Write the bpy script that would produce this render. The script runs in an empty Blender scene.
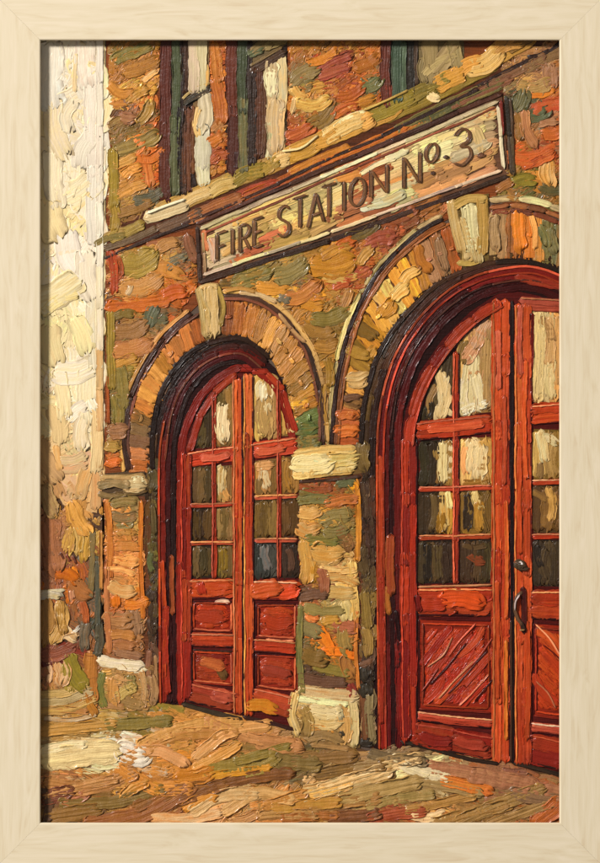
import bpy, math, random
import numpy as np
from mathutils import Vector
from mathutils.geometry import tessellate_polygon

random.seed(11)
rng = np.random.default_rng(11)
scene = bpy.context.scene
COL = scene.collection

# ------------------------------------------------------------------ camera, light, exposure
W, H = 600.0, 863.0            # the framed picture measures 600 x 863 mm; plan units are mm from its top left corner
ZC = 1.55                      # height of the picture's centre above the floor
FRONT = 0.0105                  # how far the frame's face stands off the canvas
cam_d = bpy.data.cameras.new('camera')
cam = bpy.data.objects.new('camera', cam_d)
COL.objects.link(cam)
DIST = 3.0
cam.location = (0, -FRONT - DIST, ZC)
cam.rotation_euler = (math.radians(90), 0, 0)
cam_d.sensor_fit = 'VERTICAL'
cam_d.sensor_height = 24
cam_d.lens = 24 * DIST / 0.861
cam_d.clip_start = 0.05
cam_d.clip_end = 100
scene.camera = cam

world = bpy.data.worlds.new('World')
scene.world = world
world.use_nodes = True
bg = world.node_tree.nodes['Background']
bg.inputs[0].default_value = (1.0, 0.985, 0.96, 1)
bg.inputs[1].default_value = 0.20


def area(name, loc, aim, size, power, col):
    d = bpy.data.lights.new(name, 'AREA')
    d.shape = 'SQUARE'
    d.size = size
    d.energy = power
    d.color = col
    o = bpy.data.objects.new(name, d)
    COL.objects.link(o)
    o.location = loc
    o.rotation_euler = (Vector(aim) - Vector(loc)).to_track_quat('-Z', 'Y').to_euler()
    return o


area('gallery_key_lamp', (-5.7, -5.6, ZC + 4.0), (0, 0, ZC), 1.4, 1130, (1.0, 0.98, 0.95))

scene.view_settings.view_transform = 'Standard'
scene.view_settings.look = 'None'
scene.view_settings.exposure = 0
scene.view_settings.gamma = 1
scene.cycles.max_bounces = 4
scene.cycles.diffuse_bounces = 2

# ------------------------------------------------------------------ colour
PAL = dict(
    w=(248, 240, 224), a=(243, 228, 198), b=(238, 212, 160), v=(222, 178, 114), c=(196, 150, 96), d=(196, 138, 62),
    e=(206, 112, 46), f=(172, 82, 38), g=(138, 62, 38), h=(118, 76, 46), i=(70, 44, 30), j=(36, 26, 24),
    k=(122, 106, 58), l=(84, 76, 46), m=(112, 110, 78), n=(134, 96, 78), o=(88, 84, 80), p=(98, 24, 24),
    q=(166, 38, 28), r=(188, 52, 34), s=(208, 84, 44), t=(206, 118, 100), u=(196, 182, 156), x=(148, 140, 124),
    y=(206, 168, 84), z=(64, 68, 52))


def lin(c):
    c = np.asarray(c, float) / 255.0
    return np.where(c <= 0.04045, c / 12.92, ((c + 0.055) / 1.055) ** 2.4)


def earth(c):
    """The painter's palette leans to umber and is used rich: greens are broken with burnt sienna, reds kept deep."""
    r, g_, b = c
    if r > 200 and g_ > 172:
        return np.array([r, g_ * .972, b * (.90 if b < 190 else .94)])
    if r > 2.5 * g_:                      # the reds
        k = float(np.clip((r - 60) / 90, 0, 1))
        return np.array([r * (.90 + .08 * k), g_ * (.68 + .29 * k), b * .55])
    if g_ >= r and g_ < 112:              # the dark greens of window frames and deep joints
        return np.array([r * .98, g_ * .96, b * .86])
    if r >= g_:
        b = min(b, .80 * g_)
    else:
        r = max(r, g_ * 1.03)
    k = float(np.clip((g_ / max(r, 1) - .62) / .4, 0, 1))
    c = np.array([r * (1.0 + .08 * k), g_ * (.965 - .035 * k), b * (.85 - .08 * k)])
    y = c @ np.array([.3, .59, .11])
    v = float(np.clip((y - 40) / 60, 0, 1)) * float(np.clip((215 - y) / 60, 0, 1))
    c = y + (c - y) * (1 + .13 * v)
    return np.clip(c * (1 - .01 * v), 3, 252)


def colour(k):
    if isinstance(k, str):
        if len(k) == 6:
            return earth(np.array([int(k[i:i + 2], 16) for i in (0, 2, 4)], float))
        return np.array(PAL[k], float)
    return np.array(k, float)


def jitter(c, a=10.0):
    c = np.array(c, float)
    c = c * (1 + rng.normal(0, a / 150.0)) + rng.normal(0, a * 0.30, 3) * (c.mean() / 150)
    return np.clip(c, 4, 252)


# ------------------------------------------------------------------ materials
def nodes_of(name):
    m = bpy.data.materials.new(name)
    m.use_nodes = True
    nt = m.node_tree
    return m, nt, nt.nodes['Principled BSDF']


def oil_paint(name, rough, coat, bristle, spec=.26):
    """Thick oil colour: two pigments carried by each brush load, combed by the bristles along the stroke."""
    m, nt, b = nodes_of(name)
    N, L = nt.nodes.new, nt.links.new
    uv = N('ShaderNodeUVMap'); uv.uv_map = 'stroke'
    ld = N('ShaderNodeVertexColor'); ld.layer_name = 'pigment'
    st = N('ShaderNodeVertexColor'); st.layer_name = 'streak'
    mp = N('ShaderNodeMapping'); mp.inputs['Scale'].default_value = (0.03, 0.62, 1)
    L(uv.outputs[0], mp.inputs[0])
    n1 = N('ShaderNodeTexNoise'); n1.inputs['Scale'].default_value = 1.0; n1.inputs['Detail'].default_value = 3.5
    n1.inputs['Roughness'].default_value = 0.62
    L(mp.outputs[0], n1.inputs['Vector'])
    mp2 = N('ShaderNodeMapping'); mp2.inputs['Scale'].default_value = (0.06, 0.28, 1); mp2.inputs['Location'].default_value = (31, 17, 0)
    L(uv.outputs[0], mp2.inputs[0])
    n2 = N('ShaderNodeTexNoise'); n2.inputs['Scale'].default_value = 1.0; n2.inputs['Detail'].default_value = 2
    L(mp2.outputs[0], n2.inputs['Vector'])
    ad = N('ShaderNodeMath'); ad.operation = 'ADD'
    L(n1.outputs[0], ad.inputs[0]); L(n2.outputs[0], ad.inputs[1])
    mr = N('ShaderNodeMapRange'); mr.inputs['From Min'].default_value = 0.80; mr.inputs['From Max'].default_value = 1.24
    L(ad.outputs[0], mr.inputs['Value'])
    mx = N('ShaderNodeMix'); mx.data_type = 'RGBA'
    L(mr.outputs[0], mx.inputs['Factor']); L(ld.outputs[0], mx.inputs['A']); L(st.outputs[0], mx.inputs['B'])
    L(mx.outputs['Result'], b.inputs['Base Color'])
    # bristle furrows and small lumps of stiff paint
    tc = N('ShaderNodeTexCoord')
    n3 = N('ShaderNodeTexNoise'); n3.inputs['Scale'].default_value = 420; n3.inputs['Detail'].default_value = 3
    L(tc.outputs['Object'], n3.inputs['Vector'])
    ml = N('ShaderNodeMath'); ml.operation = 'MULTIPLY'; ml.inputs[1].default_value = 0.30
    L(n3.outputs[0], ml.inputs[0])
    a2 = N('ShaderNodeMath'); a2.operation = 'ADD'
    L(n1.outputs[0], a2.inputs[0]); L(ml.outputs[0], a2.inputs[1])
    bp = N('ShaderNodeBump'); bp.inputs['Strength'].default_value = bristle; bp.inputs['Distance'].default_value = 0.0016
    L(a2.outputs[0], bp.inputs['Height']); L(bp.outputs[0], b.inputs['Normal'])
    rr = N('ShaderNodeMapRange'); rr.inputs['To Min'].default_value = rough - 0.08; rr.inputs['To Max'].default_value = rough + 0.14
    L(n3.outputs[0], rr.inputs['Value']); L(rr.outputs[0], b.inputs['Roughness'])
    b.inputs['Specular IOR Level'].default_value = spec
    b.inputs['Coat Weight'].default_value = coat
    b.inputs['Coat Roughness'].default_value = 0.14
    return m


OIL = oil_paint('stiff_oil_paint', 0.38, 0.26, 0.70)
GLOSSY = oil_paint('varnished_oil_paint', 0.36, 0.22, 0.60, .18)
CHALK = oil_paint('knifed_pale_oil_paint', 0.52, 0.03, 0.40)


def maple():
    m, nt, b = nodes_of('pale_maple')
    N, L = nt.nodes.new, nt.links.new
    uv = N('ShaderNodeUVMap'); uv.uv_map = 'grain'
    wp = N('ShaderNodeTexNoise'); wp.inputs['Scale'].default_value = 1.0; wp.inputs['Detail'].default_value = 2
    mpw = N('ShaderNodeMapping'); mpw.inputs['Scale'].default_value = (0.006, 0.03, 1)
    L(uv.outputs[0], mpw.inputs[0]); L(mpw.outputs[0], wp.inputs['Vector'])
    sx = N('ShaderNodeVectorMath'); sx.operation = 'SCALE'; sx.inputs['Scale'].default_value = 14
    L(wp.outputs['Color'], sx.inputs[0])
    av = N('ShaderNodeVectorMath'); av.operation = 'ADD'
    L(uv.outputs[0], av.inputs[0]); L(sx.outputs[0], av.inputs[1])
    mp = N('ShaderNodeMapping'); mp.inputs['Scale'].default_value = (0.009, 0.16, 1)
    L(av.outputs[0], mp.inputs[0])
    n1 = N('ShaderNodeTexNoise'); n1.inputs['Scale'].default_value = 1; n1.inputs['Detail'].default_value = 4; n1.inputs['Roughness'].default_value = 0.55
    L(mp.outputs[0], n1.inputs['Vector'])
    mp2 = N('ShaderNodeMapping'); mp2.inputs['Scale'].default_value = (0.03, 1.1, 1)
    L(uv.outputs[0], mp2.inputs[0])
    n2 = N('ShaderNodeTexNoise'); n2.inputs['Scale'].default_value = 1; n2.inputs['Detail'].default_value = 3
    L(mp2.outputs[0], n2.inputs['Vector'])
    mr = N('ShaderNodeMath'); mr.operation = 'MULTIPLY_ADD'; mr.inputs[1].default_value = 0.3
    L(n2.outputs[0], mr.inputs[0]); L(n1.outputs[0], mr.inputs[2])
    cr = N('ShaderNodeValToRGB')
    e = cr.color_ramp.elements
    e[0].position = 0.40; e[0].color = (*lin((214, 193, 159)), 1)
    e[1].position = 0.62; e[1].color = (*lin((223, 206, 174)), 1)
    x = e.new(0.85); x.color = (*lin((229, 212, 183)), 1)
    L(mr.outputs[0], cr.inputs[0]); L(cr.outputs[0], b.inputs['Base Color'])
    bp = N('ShaderNodeBump'); bp.inputs['Strength'].default_value = 0.12; bp.inputs['Distance'].default_value = 0.0004
    L(n2.outputs[0], bp.inputs['Height']); L(bp.outputs[0], b.inputs['Normal'])
    b.inputs['Roughness'].default_value = 0.55
    b.inputs['Specular IOR Level'].default_value = 0.3
    return m


MAPLE = maple()


def plaster():
    m, nt, b = nodes_of('painted_plaster')
    N, L = nt.nodes.new, nt.links.new
    tc = N('ShaderNodeTexCoord')
    n = N('ShaderNodeTexNoise'); n.inputs['Scale'].default_value = 60; n.inputs['Detail'].default_value = 5
    L(tc.outputs['Object'], n.inputs['Vector'])
    cr = N('ShaderNodeValToRGB')
    cr.color_ramp.elements[0].color = (0.66, 0.64, 0.60, 1); cr.color_ramp.elements[1].color = (0.74, 0.72, 0.68, 1)
    L(n.outputs[0], cr.inputs[0]); L(cr.outputs[0], b.inputs['Base Color'])
    bp = N('ShaderNodeBump'); bp.inputs['Strength'].default_value = 0.2; bp.inputs['Distance'].default_value = 0.001
    L(n.outputs[0], bp.inputs['Height']); L(bp.outputs[0], b.inputs['Normal'])
    b.inputs['Roughness'].default_value = 0.85
    return m


# ------------------------------------------------------------------ the wall, the frame and the painting as things
def mesh_object(name, verts, faces, mat, parent=None):
    me = bpy.data.meshes.new(name)
    me.from_pydata([tuple(v) for v in verts], [], [tuple(f) for f in faces])
    me.materials.append(mat)
    o = bpy.data.objects.new(name, me)
    COL.objects.link(o)
    o.parent = parent
    return o


def empty(name, loc):
    o = bpy.data.objects.new(name, None)
    COL.objects.link(o)
    o.location = loc
    return o


BACK = 0.010                    # canvas face to the wall
wl = mesh_object('wall', [(-2.5, BACK, 0), (2.5, BACK, 0), (2.5, BACK, 3.2), (-2.5, BACK, 3.2),
                          (-2.5, BACK + .1, 0), (2.5, BACK + .1, 0), (2.5, BACK + .1, 3.2), (-2.5, BACK + .1, 3.2)],
                 [(0, 1, 2, 3), (5, 4, 7, 6), (4, 0, 3, 7), (1, 5, 6, 2), (3, 2, 6, 7), (4, 5, 1, 0)], plaster())
wl['kind'] = 'structure'

BASE = Vector((0, 0, ZC - H / 2000))      # the picture's bottom edge
frame = empty('picture_frame', BASE)
frame['label'] = 'pale maple picture frame with mitred flat rails round the oil painting'
frame['category'] = 'picture frame'
painting = empty('oil_painting', BASE)
painting['label'] = 'thick impasto oil painting of a brick fire station with red arched doors'
painting['category'] = 'painting'


def P(x, y, h):                 # plan mm -> the picture's own space
    return ((x - 300) / 1000, -h / 1000, (H - y) / 1000)


def frame_rail(outer, inner, along):
    """One mitred rail: flat face, rounded arrises, a rabbet behind the lip that holds the canvas."""
    # section from the outside to the inside: (t, height) with t = 0 at the outer edge, 1 at the sight edge
    back = -BACK * 1000
    f = FRONT * 1000
    sec = [(0, back), (0, f - 1.2), (.010, f - .35), (.03, f), (.965, f), (.988, f - .3), (1, f - 1.1), (1, 7.0), (.70, 7.0), (.70, back)]
    (o0, o1), (i0, i1) = outer, inner
    verts, uvs = [], []
    n = 2
    for k, (po, pi) in enumerate(((o0, i0), (o1, i1))):
        for t, h in sec:
            x = po[0] + (pi[0] - po[0]) * t
            y = po[1] + (pi[1] - po[1]) * t
            verts.append(P(x, y, h))
            uvs.append(((x, y + h) if along == 'x' else (y, x + h)))
    m = len(sec)
    faces = [(j, (j + 1) % m, m + (j + 1) % m, m + j) for j in range(m)]
    faces += [tuple(range(m))[::-1], tuple(range(m, 2 * m))]
    o = mesh_object('rail', verts, faces, MAPLE, frame)
    me = o.data
    lay = me.uv_layers.new(name='grain')
    off = random.uniform(0, 900)
    for lp in me.loops:
        u = uvs[lp.vertex_index]
        lay.data[lp.index].uv = (u[0] + off, u[1] + off * .37)
    import bmesh
    bm = bmesh.new(); bm.from_mesh(me); bmesh.ops.recalc_face_normals(bm, faces=bm.faces); bm.to_mesh(me); bm.free()
    return o


OX0, OY0, OX1, OY1 = -1.0, -1.0, 601.0, 864.0
IX0, IY0, IX1, IY1 = 41, 41, 559, 822
g = 0.06
frame_rail(((OX0 + g, OY0), (OX1 - g, OY0)), ((IX0 + g, IY0), (IX1 - g, IY0)), 'x')
frame_rail(((OX0 + g, OY1), (OX1 - g, OY1)), ((IX0 + g, IY1), (IX1 - g, IY1)), 'x')
frame_rail(((OX0, OY0 + g), (OX0, OY1 - g)), ((IX0, IY0 + g), (IX0, IY1 - g)), 'y')
frame_rail(((OX1, OY0 + g), (OX1, OY1 - g)), ((IX1, IY0 + g), (IX1, IY1 - g)), 'y')

# ------------------------------------------------------------------ the brush
CL = (32, 32, 568, 831)          # the canvas under the lip of the frame


class Paint:
    """Strokes of stiff paint gathered into the one mesh of a painted part."""

    def __init__(self, name, parent=None, mat=None, label=None):
        self.name, self.mat, self.label = name, mat or OIL, label
        self.V, self.F, self.UV, self.A, self.B, self.n = [], [], [], [], [], 0
        self.parent = parent if parent is not None else painting
        self.obj = bpy.data.objects.new(name, bpy.data.meshes.new(name))
        COL.objects.link(self.obj)
        self.obj.parent = self.parent.obj if isinstance(self.parent, Paint) else self.parent
        if label:
            self.obj['label'] = label
        ALL.append(self)

    def add(self, v, f, uv, ca, cb):
        self.V.append(v); self.F.append(f + self.n); self.UV.append(uv)
        self.A.append(ca); self.B.append(cb); self.n += len(v)

    def build(self):
        me = self.obj.data
        if not self.V:
            return
        v = np.concatenate(self.V).astype(np.float32)
        v[:, 0] = np.clip(v[:, 0], CL[0], CL[2]); v[:, 1] = np.clip(v[:, 1], CL[1], CL[3])
        x = np.empty_like(v)
        x[:, 0] = (v[:, 0] - 300) / 1000; x[:, 1] = -v[:, 2] / 1000; x[:, 2] = (H - v[:, 1]) / 1000
        tri = [f for f in self.F if f.shape[1] == 3]
        qud = [f for f in self.F if f.shape[1] == 4]
        loops = np.concatenate([f.ravel() for f in tri + qud]).astype(np.int32)
        nt, nq = sum(len(f) for f in tri), sum(len(f) for f in qud)
        tot = np.concatenate([np.full(nt, 3), np.full(nq, 4)]).astype(np.int32)
        st = np.concatenate([[0], np.cumsum(tot)[:-1]]).astype(np.int32)
        me.vertices.add(len(x)); me.vertices.foreach_set('co', x.ravel())
        me.loops.add(len(loops)); me.loops.foreach_set('vertex_index', loops)
        me.polygons.add(len(tot)); me.polygons.foreach_set('loop_start', st); me.polygons.foreach_set('loop_total', tot)
        me.polygons.foreach_set('use_smooth', np.ones(len(tot), bool))
        me.update(calc_edges=True)
        uv = np.concatenate(self.UV).astype(np.float32)[loops]
        me.uv_layers.new(name='stroke').data.foreach_set('uv', uv.ravel())
        for nm, dat in (('pigment', self.A), ('streak', self.B)):
            c = np.concatenate(dat).astype(np.float32)
            c = np.concatenate([c, np.ones((len(c), 1), np.float32)], 1)
            me.color_attributes.new(name=nm, type='FLOAT_COLOR', domain='POINT').data.foreach_set('color', c.ravel())
        me.materials.append(self.mat)
        me.validate()


ALL = []
HS = 0.66                        # overall thickness of the paint


def sheet(part, poly, h, col):
    """The thin underpainting a part's strokes lie on."""
    poly = [tuple(p) for p in poly]
    t = tessellate_polygon([[Vector((p[0], p[1], 0)) for p in poly]])
    v = np.array([(p[0], p[1], h) for p in poly], float)
    f = []
    for a, b_, c in t:
        A, B, C = v[a], v[b_], v[c]
        cr = (B[0] - A[0]) * (C[1] - A[1]) - (B[1] - A[1]) * (C[0] - A[0])
        f.append((a, b_, c) if cr < 0 else (a, c, b_))
    c1 = lin(colour(col)); c2 = lin(np.clip(colour(col) * 0.75, 0, 255))
    n = len(v)
    part.add(v, np.array(f), v[:, :2].copy() * 0.7, np.tile(c1, (n, 1)), np.tile(c2, (n, 1)))


def resample(pts, n):
    p = np.array(pts, float)
    if len(p) == 2:
        t = np.linspace(0, 1, n)[:, None]
        return p[0] * (1 - t) + p[1] * t
    q = np.concatenate([[2 * p[0] - p[1]], p, [2 * p[-1] - p[-2]]])
    out = []
    for i in range(1, len(q) - 2):
        for s in np.linspace(0, 1, 9)[:-1]:
            a, b_, c, d = q[i - 1:i + 3]
            out.append(0.5 * (2 * b_ + (c - a) * s + (2 * a - 5 * b_ + 4 * c - d) * s * s + (3 * b_ - a - 3 * c + d) * s ** 3))
    out.append(p[-1])
    out = np.array(out)
    d = np.concatenate([[0], np.cumsum(np.linalg.norm(np.diff(out, axis=0), axis=1))])
    t = np.linspace(0, d[-1], n)
    return np.stack([np.interp(t, d, out[:, 0]), np.interp(t, d, out[:, 1])], 1)


def stroke(part, pts, w, col, col2=None, h=1.5, z=None, start=0.3, end=0.4, rag=0.07, jit=9, wob=0.0, flat=1.0, under=None, blend=.75):
    """One loaded brush (or knife) mark: paint pushed up into ridges at its sides and heaped where it ends."""
    p0 = np.array(pts, float)
    Ln = float(np.linalg.norm(np.diff(p0, axis=0), axis=1).sum())
    if Ln < 1:
        return
    n = int(np.clip(Ln / 1.9, 7, 90))
    p = resample(p0, n)
    d = np.gradient(p, axis=0)
    d /= np.linalg.norm(d, axis=1)[:, None] + 1e-9
    nrm = np.stack([-d[:, 1], d[:, 0]], 1)
    s = np.linspace(0, Ln, n)
    if wob:
        p = p + nrm * (wob * np.sin(s / rng.uniform(9, 16) + rng.uniform(0, 6)))[:, None]
    if w < 4:
        u = np.array([-1, -.86, -.5, 0, .5, .86, 1])
    else:
        k = np.linspace(-.74, .74, 7 if w < 9 else (11 if w < 15 else 17))
        u = np.concatenate([[-1, -.955, -.90, -.83], k, [.83, .90, .955, 1]])
    m = len(u)
    hw = w / 2
    if Ln > 4 * w:
        rag *= .7
    # rounded start, ragged end
    a = np.clip(s / max(hw * start * 2, .8), 0, 1); b_ = np.clip((Ln - s) / max(hw * end * 2, .8), 0, 1)
    wd = np.sqrt(np.clip(1 - (1 - a) ** 2, 0, 1)) * np.sqrt(np.clip(1 - (1 - b_) ** 2, 0, 1))
    wd = np.maximum(wd, 0.06)

    def edge():
        e = np.zeros(n)
        for lam, am in ((hw * 3 + 8, 1.3), (hw + 4, .8), (3.6, .45)):
            e += am * np.sin(s / lam * 2 * math.pi * rng.uniform(.8, 1.25) + rng.uniform(0, 6.28))
        return 1 + rag * e
    el, er = edge(), edge()
    off = np.where(u[None, :] < 0, u[None, :] * (wd * el)[:, None], u[None, :] * (wd * er)[:, None]) * hw
    # ends staggered across the bristles
    stag = rng.normal(0, 1, m); stag = np.convolve(stag, [.25, .5, .25], 'same') * min(hw * .55, 4.5)
    al = np.zeros((n, m)); al += (np.clip(1 - (Ln - s) / (hw + 2), 0, 1))[:, None] * stag[None, :]
    al -= (np.clip(1 - s / (hw + 2), 0, 1))[:, None] * np.roll(stag, 2)[None, :] * .7
    X = p[:, None, :] + nrm[:, None, :] * off[..., None] + d[:, None, :] * al[..., None]
    # height
    au = np.abs(u)
    rl, rr_ = rng.uniform(.55, 1.25, 2)
    rid = np.where(u < 0, rl, rr_) * np.exp(-((au - .905) / (.075 if w > 4 else .3)) ** 2)
    grv = np.zeros(m)
    for _ in range(3):
        grv += rng.normal(0, .075) * flat * np.sin(u * rng.uniform(5, 15) + rng.uniform(0, 6.28))
    lip = np.clip(.5 + .9 * np.sin(s / rng.uniform(5, 12) + rng.uniform(0, 6.28)) + .5 * np.sin(s / 3.3 + rng.uniform(0, 6.28)), 0, 1.25)
    lip2 = np.clip(.5 + .9 * np.sin(s / rng.uniform(5, 12) + rng.uniform(0, 6.28)) + .5 * np.sin(s / 3.7 + rng.uniform(0, 6.28)), 0, 1.25)
    lips = np.where(u[None, :] < 0, lip[:, None], lip2[:, None])
    thin = 1 - np.clip((au - .45) / .55, 0, 1)[None, :] * (1 - np.clip(lips, 0, 1)) * .85      # where there is no lip the paint feathers out
    ht = (.42 + grv)[None, :] * thin + .66 * lips * rid[None, :] * (0.75 + .35 * np.sin(s / rng.uniform(6, 15) + rng.uniform(0, 6)))[:, None]
    heap = np.exp(-((Ln - s - hw * .55) / max(hw * .45, 1.6)) ** 2) * rng.uniform(.15, .65)
    ht = ht + heap[:, None] * (1 - .3 * au[None, :])
    chat = np.zeros(n)
    for lam in (5., 11., 23.):
        chat += rng.normal(0, .055) * np.sin(s / lam * 6.28 + rng.uniform(0, 6))
    ht = ht + chat[:, None]
    rim = np.ones((n, m)); rim[:, 0] = 0; rim[:, -1] = 0; rim[0, :] = 0; rim[-1, :] = 0
    base = rng.uniform(.1, 1.1) if z is None else z + rng.uniform(0, .25)
    hh = h * HS
    Z = np.where(rim > 0, base + hh * ht, base - 0.40)
    v = np.concatenate([X, Z[..., None]], 2).reshape(-1, 3)
    ii, jj = np.meshgrid(np.arange(n - 1), np.arange(m - 1), indexing='ij')
    q = (ii * m + jj).ravel()
    f_idx = np.stack([q, q + m, q + m + 1, q + 1], 1)
    so = rng.uniform(0, 4000, 2)
    uv = np.stack([np.repeat(s, m) + so[0], (u[None, :] * hw * np.ones((n, 1))).ravel() + so[1]], 1)
    c1 = jitter(colour(col), jit)
    c2 = jitter(colour(col2), jit * .6) if col2 is not None else jitter(c1 * (rng.choice([.72, .80, 1.16, 1.24]) if c1.mean() < 195 else rng.choice([.93, .97, 1.03, 1.05])) * np.array([1, rng.uniform(.93, 1.05), rng.uniform(.86, 1.06)]), 4)
    c3 = jitter(c2 * .5 + c1 * .5, 12) if under is None else jitter(colour(under), 6)
    cu = (c1 * .55 + np.array([96, 62, 38]) * .30) if under is None else colour(under)
    # each lane of bristles carries its own mixture, which drifts along the stroke
    ln_ = rng.normal(0, 1, m); ln_ = np.convolve(ln_, [.2, .6, .2], 'same')
    f = .30 + .30 * ln_[None, :] + .16 * np.sin(s / rng.uniform(9, 30) + rng.uniform(0, 6.28))[:, None] + .12 * np.sin(s[:, None] / rng.uniform(6, 14) + (u * rng.uniform(2, 5))[None, :])
    f = np.clip(f, 0, 1) * .8
    eb = np.clip((au - .58) / .42, 0, 1)[None, :] * np.clip(1.15 - lips, 0, 1) * blend
    tb = np.clip((s / Ln - .62) / .38, 0, 1)[:, None] * np.clip(.25 + .55 * np.roll(ln_, 1)[None, :], 0, .9) * blend
    g_ = np.clip(np.maximum(eb, tb), 0, .9)[..., None]
    l1, l2, l3, lu = lin(c1), lin(np.clip(c2, 4, 252)), lin(np.clip(c3, 4, 252)), lin(np.clip(cu, 4, 252))
    pa = (l1 * (1 - f[..., None]) + l3 * f[..., None]) * (1 - g_) + lu * g_
    pb = (l2 * (1 - .4 * f[..., None]) + l1 * .4 * f[..., None]) * (1 - g_) + lu * g_
    part.add(v, f_idx, uv, pa.reshape(-1, 3), pb.reshape(-1, 3))


def dab(part, x, y, ang, ln, w, col, col2=None, curve=0.0, **kw):
    """A stroke given by its middle, its direction (degrees, picture clockwise), length and width."""
    a = math.radians(ang)
    dx, dy = math.cos(a) * ln / 2, math.sin(a) * ln / 2
    nx, ny = -math.sin(a) * curve * ln, math.cos(a) * curve * ln
    stroke(part, [(x - dx, y - dy), (x + nx, y + ny), (x + dx, y + dy)], w, col, col2, **kw)


def dabs(part, txt, **kw):
    """'x y angle length width colour [second colour] [curve]' per line."""
    zz = kw.pop('z', .5)
    gain = kw.pop('gain', 1.0)
    for q, ln in enumerate(txt.strip().split('\n')):
        t = ln.split()
        if not t:
            continue
        x, y, a, l, w = map(float, t[:5])
        c2 = t[6] if len(t) > 6 and t[6] != '-' else None
        cv = float(t[7]) if len(t) > 7 else random.uniform(-1, 1) * (.13 if l < 46 else 2.2 / l)
        dab(part, x, y, a, l, w * (1.16 if w > 7 else 1.0), np.clip(colour(t[5]) * gain, 0, 250), c2, cv, z=zz + .008 * q, **kw)


def inside(poly, pts):
    pts = np.atleast_2d(np.asarray(pts, float))
    x, y = pts[:, 0], pts[:, 1]
    r = np.zeros(len(pts), bool)
    p = np.asarray(poly, float)
    j = len(p) - 1
    for i in range(len(p)):
        c = ((p[i, 1] > y) != (p[j, 1] > y))
        with np.errstate(divide='ignore', invalid='ignore'):
            r ^= c & (x < (p[j, 0] - p[i, 0]) * (y - p[i, 1]) / (p[j, 1] - p[i, 1]) + p[i, 0])
        j = i
    return r


def seeds(txt):
    out = []
    for t in txt.replace('\n', ',').split(','):
        t = t.split()
        if len(t) == 3:
            out.append((float(t[0]), float(t[1]), t[2]))
    return out


def fill(part, poly, sd, ang, ln, w, step, h=1.4, spread=14, mixed=.12, jit=11, turn=.12, z=None, sx=1.0, **kw):
    """Covers a region with brushwork whose colours follow the colour notes sd."""
    p = np.array(poly, float)
    x0, y0 = p.min(0); x1, y1 = p.max(0)
    S = np.array([(a, b_) for a, b_, _ in sd]); K = [k for *_, k in sd]
    spots = []
    yy = y0
    while yy <= y1 + step:
        xx = x0
        while xx <= x1 + step:
            spots.append((xx + rng.uniform(-.5, .5) * step, yy + rng.uniform(-.5, .5) * step))
            xx += step * sx
        yy += step
    random.shuffle(spots)
    for x, y in spots:
        if not inside(p, [(x, y)])[0]:
            continue
        a0 = ang(x, y) if callable(ang) else ang
        a = math.radians(a0 + rng.normal(0, spread))
        L = rng.uniform(*ln); ww = rng.uniform(*w)
        dx, dy = math.cos(a), math.sin(a)
        ok = False
        for _ in range(6):
            hl = L / 2
            test = [(x + dx * hl * s - dy * ww * .42 * q, y + dy * hl * s + dx * ww * .42 * q) for s in (-1, -.5, .5, 1) for q in (-1, 1)]
            r = inside(p, test)
            if r.all():
                ok = True
                break
            # slide inwards, then shorten
            r = r.reshape(4, 2)
            if not r[:2].all() and r[2:].all():
                x += dx * L * .12; y += dy * L * .12
            elif r[:2].all() and not r[2:].all():
                x -= dx * L * .12; y -= dy * L * .12
            L *= .82; ww *= .86
        if not ok or L < 4:
            continue
        D = ((S - (x, y)) ** 2).sum(1)
        o = np.argsort(D)[:4]
        k = K[o[0]] if rng.random() > mixed else K[rng.choice(o)]
        k2 = K[o[1]] if (len(o) > 1 and rng.random() < .45) else None
        ku = K[o[rng.integers(1, len(o))]] if len(o) > 1 else None
        dab(part, x, y, math.degrees(a), L, ww, k, k2, rng.normal(0, turn), h=h * rng.uniform(.5, .95), jit=jit, z=rng.uniform(.05, .32) if z is None else z, under=ku, **kw)


def course(x, y):                # the slope of the stone courses, drawn towards the vanishing point
    k = .0014 if y < 480 else .0009
    return math.degrees(math.atan((y - 480) * k))


# ------------------------------------------------------------------ canvas
def weave():
    m, nt, b = nodes_of('primed_canvas')
    N, L = nt.nodes.new, nt.links.new
    tc = N('ShaderNodeTexCoord')
    n = N('ShaderNodeTexNoise'); n.inputs['Scale'].default_value = 900
    L(tc.outputs['Object'], n.inputs['Vector'])
    cr = N('ShaderNodeValToRGB')
    cr.color_ramp.elements[0].color = (.055, .03, .018, 1); cr.color_ramp.elements[1].color = (.12, .07, .04, 1)
    L(n.outputs[0], cr.inputs[0]); L(cr.outputs[0], b.inputs['Base Color'])
    b.inputs['Roughness'].default_value = .7
    return m


cv = [P(x, y, h) for h in (-.6, -BACK * 1000 + .5) for x, y in ((32, 32), (568, 32), (568, 831), (32, 831))]
mesh_object('canvas', cv, [(3, 2, 1, 0), (4, 5, 6, 7), (0, 1, 5, 4), (1, 2, 6, 5), (2, 3, 7, 6), (3, 0, 4, 7)], weave(), painting)

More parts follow.
